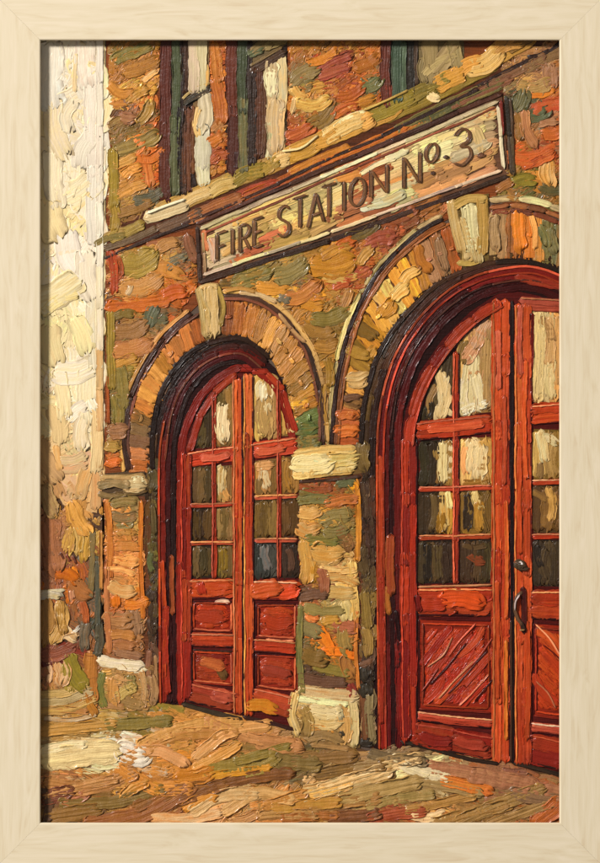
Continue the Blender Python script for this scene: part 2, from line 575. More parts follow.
# ------------------------------------------------------------------ the neighbouring wall, left
nw = Paint('neighbouring_wall', mat=CHALK, label='cream wall at the left edge of the painting')
NW = [(30, 30), (105, 30), (106, 235), (104, 300), (104, 470), (102, 510), (88, 530), (60, 505), (30, 480)]
sheet(nw, NW, 0, 'cbb48a')
NS = seeds('''50 55 e6decb,70 50 eee2c8,95 50 efe6d2,60 85 ece2cc,75 75 e9cfa0,90 90 f0e6d0,98 110 f2e8d4,65 115 f0dcb0,60 140 f2dcae,
75 120 ebe0ca,85 140 efe5cf,98 160 f2e9d6,50 170 eee0c2,65 165 f3e2bb,80 190 efdcae,75 200 f0dca8,92 200 f2e8d4,55 215 f1d9a2,70 220 f0d8a4,
98 230 f4ecdc,70 255 f5ecd8,85 240 f2e6cc,50 255 eee2cc,98 270 f4e8d0,60 300 f2dea4,70 295 f2dfa2,85 280 f4e8cc,98 310 f2e4c4,50 320 ecdcb4,
60 340 f0dcae,75 330 f2e2ba,90 345 f4e8c8,98 360 f0e0bc,55 355 e6cc98,70 370 f6ead0,80 365 f5e8cc,60 390 edd6a4,75 395 f3e2b6,92 390 f4e4be,
50 415 dfc694,65 420 efd6a0,80 415 f5e6c4,95 420 f0d8a6,55 440 d4b98c,70 445 e9cf9c,85 435 efd8ac,98 450 e4c08c,48 465 b49a80,60 460 d8ae6e,72 462 dcae92,
80 475 d8b480,95 480 d2a876,60 490 c09868,85 500 c89a5c,45 485 a48870,75 485 dcb484,98 505 c89c68''')
fill(nw, NW, NS, 80, (34, 60), (20, 30), 11, h=.6, spread=30, turn=.16, jit=4, mixed=.1, start=.2, end=.25, rag=.05, flat=.35)
for ya, yb in ((34, 84), (80, 128), (122, 168), (162, 204), (200, 238), (232, 268), (262, 312), (304, 352), (346, 392), (386, 432), (424, 470)):
    stroke(nw, [(99, ya), (99.6, (ya + yb) / 2), (99.2, yb)], 7.5, 'efe5d0' if yb < 310 else ('ecdcba' if yb < 390 else 'dcbc8c'), 'ece0c8' if yb < 390 else 'cca878', h=.7, z=.75, jit=3, rag=.05, flat=.4)
dabs(nw, '''
52 75 88 66 24 e8dfcb ece2cf .03
87 65 84 50 20 efe4ce
75 72 92 40 4 e8bf84 efdcb8
93 125 88 110 13 f1e7d3 ece0c8 .02
60 130 76 60 18 f1d9a8 ebdcc0 .1
72 116 100 34 12 ede2cc - .2
86 150 112 40 16 eee4ce e8dcc4 .1
55 180 85 60 18 eee0c0
80 190 -38 42 26 f0dcac efe2c2 .05
79 206 -45 36 8 efd595 f2e0b4
52 220 70 40 26 f2dba4 efd9ac .05
94 205 90 80 12 f3ead8 ebe0cc
74 255 72 52 22 f6eddb f2e6cf .1
89 275 82 48 20 f4e8ce f3e4c6 .08
58 290 -28 48 26 f1dca0 f6eac2 .06
60 304 -30 44 10 f3e4b0 ecd491
94 330 88 80 13 f4e7cb ecdab6
52 345 80 44 22 eedaac e4ca98
80 335 70 40 18 f3e2b8
73 368 -8 40 22 f7ecd4 f3e2bc .12
62 395 82 48 14 efd7a4 f3e2ba
88 395 88 56 18 f5e7c6 f0dcb0
76 412 -35 26 12 f8efdc f3e3c0
92 405 60 14 9 f9f0de
56 425 78 40 16 e6cc98 dbbd88
84 430 95 36 14 f0d7a8 f5e6c8
95 440 90 70 10 eed3a2 e2bd88
72 458 -12 30 9 d8c08a e0ba9c .1
72 466 -10 31 9 dca68c c9b68a .1
58 458 80 26 7 d9a562 e6c28c
50 460 65 46 16 a8937e c6ac92 .1
84 482 105 30 12 dcb482 d2a468
96 490 92 40 10 d8ae7c c49468
''', h=.8, jit=3, rag=.05, flat=.3, z=.4, start=.16, end=.2)

# ------------------------------------------------------------------ planting and the pale shape beside the corner
gd = Paint('shrubbery', label='muddled brown and olive planting beside the station corner')
GD = [(30, 478), (60, 500), (85, 520), (104, 500), (104, 660), (98, 712), (30, 716)]
sheet(gd, GD, .1, '5a4030')
GS = seeds('''45 490 9c8474,50 510 a47e66,48 530 a8785c,58 545 9c6e54,45 560 a0745c,62 520 a07450,75 515 c4944c,85 525 b88a50,70 535 c8a860,80 545 c0a45c,90 540 8c7c4c,
62 560 7c4a44,75 560 855048,50 575 84584c,70 577 cc7424,85 590 8c5c34,92 560 6a6450,96 580 585c50,100 600 4c5048,45 590 946858,82 610 a4643c,85 630 6c6050,
78 650 74402c,50 655 8a5848,60 648 74443c,60 668 b48c5c,75 672 84803c,50 680 a87c54,92 670 96602c,88 690 b07c40,98 650 a06a3c,95 625 484c44,55 700 a88c58,80 705 a8784a''')
fill(gd, GD, GS, 80, (12, 28), (6, 12), 7.5, h=1.3, spread=28)
dabs(gd, '''
52 545 82 60 20 ac7a5e 9a6c54
50 500 70 34 14 a2907e 8a6c5c
80 518 62 38 15 c8964e d8ac6c .1
76 540 85 28 9 c6a458 d8bc78
87 545 100 34 10 ccac58 b08c44
62 556 60 9 2.2 6c3a3c
68 558 62 9 2.2 6c3a3c
74 560 66 10 2.2 6c3a3c
56 566 58 9 2.2 7a4440
66 577 24 26 11 d0741f b05c20
82 588 42 26 16 946038 a8744c .15
91 565 92 70 6 6e6c58 8c7c54
97 600 90 80 6 4a5048 64604c
101 560 90 60 4 a87848
72 595 80 14 7 d08a88 c49c88
84 612 78 24 7 ac6038 8c4428
86 636 92 30 9 5c5c50 84705c
97 640 92 36 8 40443c 5c5448
''', h=1.8)
dabs(gd, '''
58 652 -16 38 12 84483a 9c5c44
52 664 -8 26 6 6c2c2c
76 648 18 40 6 743024 943c2c
60 672 84 26 14 b88a5c d8b48c
48 672 86 22 6 dcae8c
76 672 64 42 16 8c8638 74743a .06
68 678 80 30 8 a8a050 8c8444
92 676 88 50 12 a06a34 b88048
''', h=1.7)
dabs(gd, '''
62 690 -12 56 8 a09060 c8b484 .06
64 697 -12 60 8 d4b884 8c8058 .06
66 705 -10 62 8 ac9458 bca074 .08
62 711 2 54 7 c89458 a87844
70 716 -4 54 5 ccb490 b8986c .08
92 702 75 30 8 b8803c 8c5c30
''', h=2.0)
rk = Paint('pale_rock', label='rounded tan shape with white edges at the far left')
RK = [(30, 592), (58, 592), (76, 610), (79, 625), (66, 640), (30, 648)]
sheet(rk, RK, .4, '6a5038')
dabs(rk, '''
44 622 92 44 14 a08050 8a6c40
56 622 100 42 12 c8ac70 ac8c50 -.15
68 622 68 40 10 e2d2ac c4a468 .18
62 618 82 34 8 8c6c38 b08c54
47 598 -4 30 8 e2dcc8 c4c4b4
50 592 -6 30 4 b8b8a4 e8e0cc
66 640 -22 30 4 dcc4a0 c4a888
75 630 -40 12 4 ece0c8
''', h=2.2, z=.7)

# ------------------------------------------------------------------ the stone front
fw = Paint('stone_wall', label='rough brown and ochre stone front of the fire station')
fw_under = [((106, 30), (570, 30), (570, 215), (490, 200), (420, 232), (375, 275), (345, 340), (330, 400), (326, 450), (318, 400), (300, 340), (255, 298), (215, 288), (180, 322), (150, 355), (128, 405), (124, 475), (104, 475))]
sheet(fw, fw_under[0], 0, '84461f')

A_ = [(106, 30), (161, 30), (161, 205), (147, 212), (106, 236)]
fill(fw, A_, seeds('''112 50 7c7040,120 45 8c7444,132 45 80703c,145 45 9c6c34,150 55 b08448,135 60 b07a3c,150 72 c89454,120 65 a0703c,115 80 a8743c,125 88 c8924c,138 95 c8a458,110 100 68643c,
125 112 84502c,130 118 94705c,145 105 a87038,140 135 827444,120 130 746840,113 150 7c6c3c,155 120 c06834,157 100 b85c30,150 150 cc7838,137 150 d0843c,125 160 c89858,118 175 bc8c4c,132 170 b8803c,
147 165 cc7434,150 185 a45434,157 170 b4582c,113 175 a09048,110 200 a08c44,125 192 bc9458,150 195 5c6050,140 205 7c6c48,120 212 947444,135 218 8c5c34,112 225 80703c,157 60 c87c3c'''),
     course, (20, 38), (10, 17), 7.8, spread=20)
dabs(fw, '''
132 52 -22 44 12 8c7c44 6c6c40
140 65 -20 40 13 a8702f c08c4c
150 76 -38 20 6 d8a860 e4c08c
122 87 18 28 9 cc9850 a8743c .25
138 96 -30 26 8 d0ac60 b08444
128 116 8 18 14 8c5c48 a8806c
144 112 -60 26 10 9c7c44 7c6c3c
136 142 -22 48 13 80744a a09058 .06
148 152 -15 36 8 d8843c c46c2c .2
124 160 -22 26 9 d4ac6c b8843c
132 172 -30 22 10 c08440 d8a45c
148 170 80 34 9 cc7034 e09458
148 196 -20 32 10 5a6050 74705c
113 178 88 58 9 a49448 807838
113 215 88 34 9 ac9c50 8c7c40
130 190 -25 34 10 c49c5c a87c40
134 208 -20 40 9 8c6c40 a48454
''', h=1.8)
B_ = [(207, 30), (229, 30), (229, 168), (207, 182)]
fill(fw, B_, seeds('212 50 b4743c,222 60 a85c30,215 75 c8803c,222 90 b86430,214 105 cc8440,222 115 c07838,215 122 604c34,220 130 c88c50,213 140 c87838,222 145 a85c30,215 155 94482c,222 165 b87438,212 170 b08040'),
     -26, (12, 22), (6, 11), 6, spread=18)
dabs(fw, '''
217 62 84 44 10 b46c34 c88848
218 100 82 46 12 c8803c a45c30
219 126 -28 20 9 c4945c 9c7048
216 140 -30 20 10 d08840 b06430
219 158 -28 22 10 8c4028 b06838
''', h=1.7)
C_ = [(286, 30), (383, 30), (383, 106), (330, 132), (286, 150)]
fill(fw, C_, seeds('''292 55 a0602c,300 48 a8803c,312 48 8c6c34,325 48 8c6438,340 45 a4783c,355 48 b88c44,370 48 a87038,378 60 b8642c,320 60 c47c38,335 58 8c4434,345 65 843c30,330 72 94483c,318 72 a4502c,
306 76 6c7050,298 80 74704c,352 60 b86c34,365 65 c07834,375 75 c06c30,290 75 a86430,292 95 c4843c,300 90 c88c50,312 98 d8ac64,325 95 d0a058,340 88 b06430,355 85 bc7034,370 82 606848,
378 92 b86430,350 98 a85c30,365 98 b87034,335 105 94482c,320 112 745c34,310 118 84683c,325 122 80703c,345 115 a85030,360 110 c08440,295 125 98482c,292 112 c88c4c,300 135 a45030,290 140 884028,310 128 a8642c,372 104 c08c44'''),
     course, (18, 34), (9, 16), 7.3, spread=20)
dabs(fw, '''
304 76 -30 30 14 6c7454 8c8458
322 56 -24 36 8 d08c40 b8702c
336 62 -25 36 9 8a4032 a05c48
334 72 -18 34 9 9c4c3c b06c4c
300 92 35 20 8 e0b46c cc9448 .15
312 100 -6 36 12 dcae62 c48c40 .16
293 105 100 18 7 e0b878
370 82 -24 20 13 5c6848 747c50 .15
350 92 -22 32 10 bc7030 a45428
320 116 -38 34 14 746038 8c7840
345 110 -25 30 10 a8522c c07438
300 132 -25 28 12 a04c2a bc6c3c
362 104 -25 30 9 c4903c a86c30
366 62 -25 26 12 c07a34 a4602c
''', h=1.9)
# right of the sign, above the big arch
D_ = [(500, 62), (570, 30), (570, 212), (492, 198), (508, 172), (504, 100)]
fill(fw, D_, seeds('''520 78 b08858,535 85 c0a478,548 78 94705c,556 70 84644c,520 100 5c5c40,530 112 646450,545 93 c47c34,552 105 a8502f,512 85 745038,515 125 8c6440,530 130 b4845c,545 118 ac8470,520 140 94643c,
555 128 ac5c34,530 152 b45c30,545 160 a44c28,518 165 74743c,550 172 c89450,523 182 6c6c34,550 187 545030,510 188 80603c,540 175 b07c40,556 150 7c6850,512 150 a06c3c,500 194 7c5838,510 110 54442c'''),
     -22, (18, 32), (9, 16), 6.8, spread=18)
dabs(fw, '''
534 84 -8 34 13 c4a87c a88c58 .12
551 76 84 26 13 98745c ac8870
520 100 -70 22 18 585c40 747450
537 113 -15 24 12 64684c 505438
543 92 -14 26 7 d08838 b86c2c
549 106 -12 34 12 ac4c30 c46c40
518 126 84 30 8 a07c48 8c6840
530 128 72 40 10 bc9064 a8745c
548 122 -8 20 9 b48c74 987058
552 131 -8 22 12 b0602f c47840
531 153 -8 48 15 b85c2e c87440 .14
541 162 -20 38 6 9c4424 b86434 -.1
550 173 84 26 14 cc9850 e0b474
524 182 -8 26 12 6c702c 8c8c40
552 188 6 26 9 545434 6c6440
513 170 -30 18 8 7c7c48 a86c34
505 186 -30 20 8 8c6038
''', h=1.9)
# left spandrel
E_ = [(105, 250), (196, 232), (200, 286), (180, 318), (150, 350), (128, 395), (123, 470), (106, 470)]
fill(fw, E_, seeds('''110 262 b05030,112 280 8c5838,112 295 5c3c28,135 255 a08c50,150 252 94804c,165 250 b8905c,155 238 8c5c40,180 262 6c6458,190 245 74504c,168 270 c48848,140 280 cca468,125 290 d0a468,150 295 c07c34,
120 305 c46c2c,140 302 c8742c,175 295 c06830,125 316 8c7038,155 316 5c5c48,130 328 a88454,110 335 807840,113 350 7c743c,130 345 a06c48,120 362 b89048,140 340 98744c,145 320 74644c,115 390 747448,110 310 4c3824,120 378 80743c,
162 300 a86430,185 285 b86c34,115 405 707044,118 430 84644c,112 450 8c7444,112 465 b86c34,128 385 98804c,108 380 a45c2c,192 265 7c5040,150 268 c89454'''),
     course, (18, 34), (9, 15), 6.8, spread=18)
dabs(fw, '''
138 258 -18 40 24 a0904f 84783c .12
138 254 -16 34 6 b8a868 8c8048 .14
112 272 84 44 8 b4502c 8c4028
118 266 78 22 6 c0603c
168 246 -22 24 10 b89464 9c7448
176 262 -30 24 9 686858 807860
192 248 70 30 9 745048 905c50
165 273 10 34 13 cc9450 b07840 -.12
140 282 -14 44 17 d0a86c bc8c50 .12
128 290 -60 14 6 e0c494
138 304 -6 64 12 c8742e b05c28
174 294 -14 26 13 c46c2c b05428
123 316 -8 24 8 84743c 6c6034
152 316 -70 22 12 585c48 6c6c50
130 327 -18 38 15 ac8858 8c6c44 .12
132 344 -12 40 17 a4704a b88858 .16
124 362 -20 30 10 bc9850 a07c3c
111 350 89 80 8 80783e a09048
120 388 86 44 12 70744a 8c844c
116 410 80 30 11 747448 90804c
118 430 -8 22 15 886850 a07c58 .08
112 448 0 16 10 8c7c48 b8985c
113 464 -8 16 9 c46c30
108 400 89 50 3 b8602c
''', h=1.9)
# spandrel between the arches
F_ = [(200, 284), (330, 240), (450, 196), (450, 210), (415, 228), (372, 272), (345, 330), (332, 395), (327, 440), (319, 385), (304, 342), (286, 318), (258, 296), (228, 290)]
fill(fw, F_, seeds('''225 280 a87034,240 276 74683c,255 272 747448,290 270 848058,310 262 948040,330 260 c8943c,345 272 cc9440,270 288 d0a050,262 294 c89850,300 292 b06c38,285 298 74745c,358 272 9c4c2c,340 288 a85c2c,
310 304 c8903c,328 312 74683c,345 302 a88850,318 325 8c6434,330 338 84743c,322 352 8c6840,332 360 94743c,326 390 a07c40,380 225 8c5434,395 212 84442c,410 205 7c5838,345 245 b86c30,382 240 9c5438,
425 206 a87038,360 232 5c4c30,335 252 b0803c,355 258 ac6430,370 255 a4703c,440 202 9c6844,365 270 b08848,320 250 94743c'''),
     course, (18, 32), (9, 15), 6.8, spread=18)
dabs(fw, '''
252 277 -18 40 15 74744a 8c8454
290 270 -24 38 17 8a8a5e 74744c
262 268 -22 40 7 80743c 9c8c50
332 262 -6 46 22 cc983e b47c30 .1
340 276 0 36 8 dcb464 c08c3c
272 288 4 32 11 d8a854 c08838
302 291 -26 38 14 b4703a c88c50 .1
284 300 20 14 9 74786c 606454
312 304 8 26 10 d09840 b47c38
330 314 -14 38 14 747040 8c8450 .12
318 328 10 34 12 8c6c38 a48448 .15
326 344 -6 26 12 947038 b08c4c
346 300 -70 24 8 b08c54
358 272 -16 28 10 a04c34 b86c48 .12
342 286 -20 20 8 b85c30
346 245 -26 20 12 c46c2c ac5828
381 241 -14 32 13 a05840 8c4834
398 214 -24 40 12 80442c 985c38
424 206 -22 40 10 ac7440 945c34
362 230 -24 36 9 5c5034 74643c
336 252 -22 34 9 a87838 c09448
328 372 84 30 8 a88440 84682c
326 405 88 44 6 98743c b8984c
366 256 -50 24 9 a87c40 c09c58
''', h=1.9)

# ------------------------------------------------------------------ piers
pr = Paint('pier', label='narrow orange stone pier left of the smaller door')
PL = [(104, 497), (144, 495), (146, 662), (158, 700), (143, 705), (143, 660), (103, 662)]
sheet(pr, [(102, 494), (159, 490), (160, 705), (102, 705)], .1, '6c3c1e')
fill(pr, [(103, 497), (145, 496), (146, 662), (102, 662)], seeds('''108 505 c88c54,120 505 7c7450,135 505 8c7c58,125 518 747050,112 518 b8905c,138 520 948458,128 533 c09454,112 535 b07434,125 548 d8945c,138 545 c8844c,112 560 b0683c,128 562 d89c68,
120 578 d49460,135 580 d08848,112 590 c88c5c,122 588 e0a870,135 600 dc8434,115 602 c46c24,122 612 b47c54,118 622 946c50,135 620 a88c74,112 635 b07c50,125 640 9c6440,138 640 b07c54,125 652 8c6454,110 655 a8784c,142 600 c8783c,106 580 b86c34'''),
     4, (16, 32), (9, 15), 6.8, spread=16)
dabs(pr, '''
124 503 -4 30 10 7c7454 94845c
124 515 2 26 9 787458 8c6c48
126 533 4 22 7 c89c5c a8783c
126 547 6 26 10 dc9c60 c47c40
126 560 8 26 12 d4945c e0ac74
142 560 89 120 5 cc7c34 b0642c
108 540 88 80 7 c08040 a86030
120 572 10 30 6 e0a06c
121 588 14 30 12 e4b07c d0945c .1
136 602 -8 26 10 e08834 c87028 .1
115 601 80 12 9 c8701c
118 620 4 28 15 98704f b08860
136 622 80 28 10 ac907c 94745c
122 636 5 28 9 c08850 a06c40
124 646 4 26 10 94603c ac7c58
128 654 12 30 8 8c645c a4806c
108 610 88 90 6 c4845c a86844
''', h=1.9)
fill(pr, [(147, 470), (158, 440), (158, 700), (147, 700)], seeds('152 470 54482c,152 500 3c3424,152 530 4c482c,152 555 605c34,152 580 3c2c24,152 610 44341f,152 640 3c2c20,152 668 644c3c,152 690 7c5c50'), 88, (12, 26), (5, 8), 6, spread=8)
dabs(pr, '''
150 670 88 40 6 7c5040 a87c64
156 675 88 40 4 b09880 8c6c54
152 699 4 12 8 2c2826 484440
152 562 85 22 6 686c40 545434
153 520 86 30 6 5c5434 444024
150 480 86 26 5 74683c 5c5030
''', h=1.5)

pc = Paint('pier', label='broad patchwork stone pier between the two doors')
sheet(pc, [(298, 476), (378, 470), (378, 750), (297, 730)], .1, '6a3c20')
fill(pc, [(299, 478), (359, 478), (359, 700), (299, 694)], seeds('''310 486 7c5c34,320 488 9c5030,335 486 84482c,345 483 6c6840,353 485 dc9838,310 497 6c683c,325 500 7c7048,345 500 a86434,335 505 94602c,308 511 d4a860,320 508 b08848,330 518 74744c,345 515 8c7844,308 525 d8a858,
335 530 74744c,320 540 6c6838,345 540 84643c,327 552 dcb068,352 555 8c6434,305 560 d4a050,310 575 d0a048,338 570 e4c080,322 582 8c5438,340 590 e4c07c,354 575 d8ac64,315 592 70504c,345 605 e0bc70,325 609 6c7450,
305 612 84805c,312 617 d0743c,330 621 b8944c,345 627 98583c,310 630 6c7054,303 640 74744c,325 640 dc8434,345 640 84703c,340 653 d87c2c,315 652 7c6438,300 655 747444,330 668 74703c,350 665 946838,320 682 5c4030,350 690 8c3c30,305 680 4c3c28'''),
     6, (18, 34), (9, 16), 6.8, spread=15)
dabs(pc, '''
316 487 4 36 7 9c5834 7c4028
346 484 -4 20 9 6c6c48 585838
353 486 60 12 8 e4a03c
314 500 -3 36 9 6c6c42 84804c
342 502 -10 36 9 a8602f c0844c
309 511 -4 24 11 dcb068 c49450 .1
335 519 -10 30 13 747850 8c8858
346 518 75 24 8 8c8450 a49058
308 527 4 22 14 e0b870 c88c44 .2
336 530 -6 26 11 6c7450 84804f
322 541 4 36 10 6c6c38 84783c
344 540 60 28 9 8c6c44 745434
327 552 6 34 20 e0b46a cc9848 .06
357 520 89 84 6 c47c2e dc9c48
305 562 86 46 12 dcaf60 c08c40
314 572 92 24 7 d89c40
338 568 5 38 7 e8c888 d4a860 .08
342 580 12 34 8 c89450 dcb474
341 592 2 28 12 e6c686 d8ac60
354 590 86 60 9 e4bf74 c49448
344 612 80 24 12 e0bc70 e8cc90
322 580 80 26 10 8c5038 a06c50
313 596 -4 30 9 684a48 80605c
324 609 6 44 10 6c7854 848860
312 617 20 16 8 d8783c e8a064
331 621 -8 20 9 c8a050 b08840
345 627 8 24 14 985842 ac7054
310 630 22 26 14 6c7458 848460
326 640 60 30 9 e08834 d07428
346 641 76 26 12 88784c a08854
338 654 10 34 8 dc7c2a c46420
314 655 20 26 16 80683a 6c5c30
301 650 89 90 7 7c7c4c 68683c
331 669 12 38 9 78783e 8c8850
350 666 70 24 12 98683c ac7c44
322 680 6 52 10 584034 6c503c
350 690 80 16 9 903c34
358 650 89 80 4 cc8840 b06c30
''', h=1.9)
fill(pc, [(360, 480), (376, 476), (377, 748), (360, 742)], seeds('366 490 5c4c34,366 510 40281f,370 530 382420,366 545 4c3828,366 565 5c5034,366 590 54442c,367 612 80703f,365 640 7c6840,366 660 50382c,366 672 2c2624,366 690 2a2624,366 712 6c5038,372 725 9c947c,364 738 302826'), 86, (12, 26), (5, 9), 6, spread=10)
dabs(pc, '''
366 500 86 40 8 54402c 3c2820
371 535 86 60 6 3a2822 54402c
365 560 84 30 8 605434 4c3c28
367 610 84 40 8 8c7c48 6c5c34
366 642 86 30 9 7c6c44 94804f
366 664 -20 16 7 74543c 5c3c2c
367 674 80 14 12 262322 3a3634
367 690 80 16 12 2a2624
371 718 87 50 8 a09c84 74705c
364 716 86 50 6 7c5034 64402c
366 742 0 12 8 262222
''', h=1.5)

# ------------------------------------------------------------------ imposts and plinths
def block(name, label, poly, under, txt, h=2.3, z=.8, body=None):
    b = Paint(name, label=label)
    sheet(b, poly, .5, under)
    if body:
        fill(b, poly, seeds(body), 6, (14, 26), (7, 11), 5.5, h=1.3, spread=14, z=.55)
    dabs(b, txt, h=h * .8, z=z)
    return b


block('impost', 'grey and cream stone impost on the narrow pier', [(99, 474), (144, 470), (158, 468), (158, 492), (144, 496), (100, 498)], '50402c', '''
122 477 -2 46 7 a89068 c8b48c
114 486 0 34 8 84785c a49474
134 486 -4 22 16 b8a074 dcc8a0
112 493 -2 30 6 74684c 948868
138 480 -4 14 6 e8d8b4
130 492 -4 34 4 54442c
152 480 88 22 9 5c5438 443c28
''')
block('impost', 'broad cream ochre stone impost on the pier between the doors', [(294, 450), (356, 443), (372, 440), (373, 470), (358, 474), (296, 480)], '6a5430', '''
324 452 -5 62 8 e0c484 ccac64
312 463 -6 38 18 ecd8a4 dcc080 .06
342 458 -6 32 14 dcc07c c8a85c
340 468 -8 36 10 d4b46c e4cc90
304 474 -4 24 8 e0c888 c8a860
326 474 -6 56 7 c8a458 dcbf7c
318 459 10 20 7 f2e4bc
350 466 80 14 6 b89850 dcc484
365 456 86 28 12 6c5c38 847448
330 479 -5 62 3 3c281c
''')
block('plinth', 'white capped stone plinth at the foot of the narrow pier', [(99, 660), (145, 664), (158, 668), (158, 705), (145, 713), (98, 712)], '7c5c34', '''
120 663 8 46 10 ece0c0 d8c498 .04
138 669 8 18 7 e8dcb8
104 690 88 38 8 747c44 5c6838
115 692 84 30 10 c89c64 b08450
124 678 14 20 7 b09068 c0a078
132 683 80 18 11 6c7448 84845c
141 690 88 40 7 d4b47c b88850
126 692 -30 26 10 a49458 b8a870
128 703 14 34 10 8c7850 a48c5c
112 707 2 26 6 94744c
152 690 88 30 8 8c6c50 ac9478
''', h=2.1, body='105 680 a8905c,120 680 b8986c,138 680 a0885c,105 700 8c7c48,122 695 a88c58,138 700 b89460,152 680 7c6044,152 695 6c5440')
block('plinth', 'tan stone plinth with cream edges between the doors', [(293, 690), (302, 686), (360, 696), (360, 748), (340, 752), (292, 738)], '7a6440', '''
328 693 7 62 12 dcc898 c8a878
322 702 6 54 7 e4d4a8
297 714 86 44 8 d4b884 bca060
305 722 84 34 11 84704a 9c8858
326 711 4 36 12 d8bc84 e4d0a0
326 720 8 32 12 dcc290 c8a86c
322 730 10 26 6 c09450
324 739 6 40 11 948460 7c6c4c
342 724 84 40 12 c8a874 ac8c58
353 722 88 50 8 d4b478 e4c898
340 714 70 14 8 e4cca0
342 734 60 7 5 3c3a30
330 747 6 40 6 7c6c4c
''', h=2.3, body='300 700 c8ac78,325 700 d8bc88,345 705 d0b07c,300 725 8c7850,322 722 d0b07c,345 725 bc9c68,310 738 84704a,335 742 8c7854')


# ------------------------------------------------------------------ arches
def along(poly, t):
    p = np.array(poly, float)
    d = np.concatenate([[0], np.cumsum(np.linalg.norm(np.diff(p, axis=0), axis=1))])
    t = np.asarray(t) * d[-1]
    return np.stack([np.interp(t, d, p[:, 0]), np.interp(t, d, p[:, 1])], -1)


def voussoirs(part, outer, inner, cols, per=3, h=1.8):
    """Radial bricks between the hood mould and the opening."""
    o, i = resample(outer, 60), resample(inner, 60)
    n = len(cols)
    for k, c in enumerate(cols):
        t0, t1 = k / n, (k + 1) / n
        A = along(o, t0 + .01); B = along(o, t1 - .01); C = along(i, t0 + .01); Dd = along(i, t1 - .01)
        c0 = jitter(colour(c), 8)
        wd = np.linalg.norm(((A + C) - (B + Dd)) / 2)
        m = max(1, int(round(wd / 12.0)))
        for j in range(m):
            s = (j + .5) / m
            a = A * (1 - s) + B * s; b_ = C * (1 - s) + Dd * s
            a2 = a * .97 + b_ * .03; b2 = a * -.06 + b_ * 1.06
            if rng.random() < .5:
                a2, b2 = b2, a2
            mid = (a2 + b2) / 2 + rng.normal(0, .8, 2)
            stroke(part, [a2, mid, b2], wd / m * 1.55, c0 * rng.uniform(.94, 1.06), h=h * .62, z=rng.uniform(.2, .6), jit=6, rag=.08, start=.15, end=.2, under=cols[(k + 1) % n])
        if rng.random() < .35:          # a knife slab across the brick
            q = (A + B + C + Dd) / 4
            v = (B - A)
            dab(part, q[0], q[1], math.degrees(math.atan2(v[1], v[0])) + rng.normal(0, 12), wd * .8, wd * .5, np.clip(c0 * 1.12, 0, 250), h=h * 1.1, curve=.1, z=1.0)


def hood(part, line, w, cols, offs, h=2.0):
    p = resample(line, 60)
    d = np.gradient(p, axis=0); d /= np.linalg.norm(d, axis=1)[:, None]
    n = np.stack([-d[:, 1], d[:, 0]], 1)
    for c, o, ww in zip(cols, offs, w):
        q = p + n * o
        k = 0
        while k < 54:
            e = min(59, k + random.randint(14, 26))
            stroke(part, q[k:e + 1:3] if e - k > 5 else q[k:e + 1], ww * random.uniform(.85, 1.15), c, h=h, jit=8, start=.8, end=.9, wob=.3)
            k = e - 2


LO1 = [(130, 472), (126, 440), (130, 410), (142, 378), (163, 345), (180, 327), (198, 313)]
LI1 = [(149, 472), (149, 440), (153, 410), (160, 387), (174, 364), (188, 350), (205, 341)]
LO2 = [(222, 299), (244, 300), (266, 308), (287, 326), (305, 352), (314, 380), (320, 410), (321, 446)]
LI2 = [(222, 333), (240, 334), (258, 343), (272, 356), (284, 378), (292, 398), (297, 422), (298, 448)]
ar = Paint('arch', label='stone arch over the smaller door')
sheet(ar, LO1 + [(222, 299)] + LO2[1:] + LI2[::-1] + LI1[::-1], .3, '6a4426')
voussoirs(ar, LO1, LI1, ['c06c34', 'b8845c', '88684c', '7c6450', '8c7450', 'c87c40', 'd09c58', 'cc9450', 'd0a060', 'b8803f', 'c08848', 'a06c40', 'ac7444', '9c6438'])
voussoirs(ar, LO2, LI2, ['7c4c2c', 'a8602f', 'c08040', 'b07c48', 'd0a060', 'd4a468', 'c09054', 'b88850', 'a88044', 'b48c54', '94703c', 'b8803c', '5c6838', '4c5c34', '7c7c48'])
hood(ar, [(127, 472), (123, 440), (127, 408), (139, 374), (160, 341), (178, 322), (196, 309)], (4, 4.5, 3), ['c89c64', '40262a', '74484a'], (-3.5, 1.2, 5), h=1.8)
hood(ar, [(222, 294), (244, 294), (266, 301), (290, 320), (309, 348), (319, 378), (324, 410), (325, 446)], (5, 4.5, 3), ['c8a878', '48302a', '744838'], (-2.5, 2, 5.2), h=1.8)
dabs(ar, '''
258 297 14 40 5 d8c094 b89c74
292 328 48 40 4 c4a888 94806c
240 292 2 34 4 b08c54
''', h=2.0, z=1.2)
dabs(ar, '''
308 428 -4 20 12 4c6438 64743c
309 442 -2 22 10 5c7448 48583a
300 405 -8 20 10 b8863c
''', h=1.8)
ky = Paint('keystone', parent=ar, label='cream green keystone of the smaller arch')
sheet(ky, [(197, 288), (219, 284), (223, 331), (206, 341)], .8, '6a5c38')
dabs(ky, '''
203 312 82 50 9 ccb47c ac9458
212 310 86 50 12 e0cc98 c0aa70
219 306 86 40 5 8c8450 b4a468
208 322 84 30 7 dcc894 b8a468
209 288 -8 22 6 c8ac70 e0cc98
''', h=1.5, z=1.1, rag=.04, start=.15, end=.2)

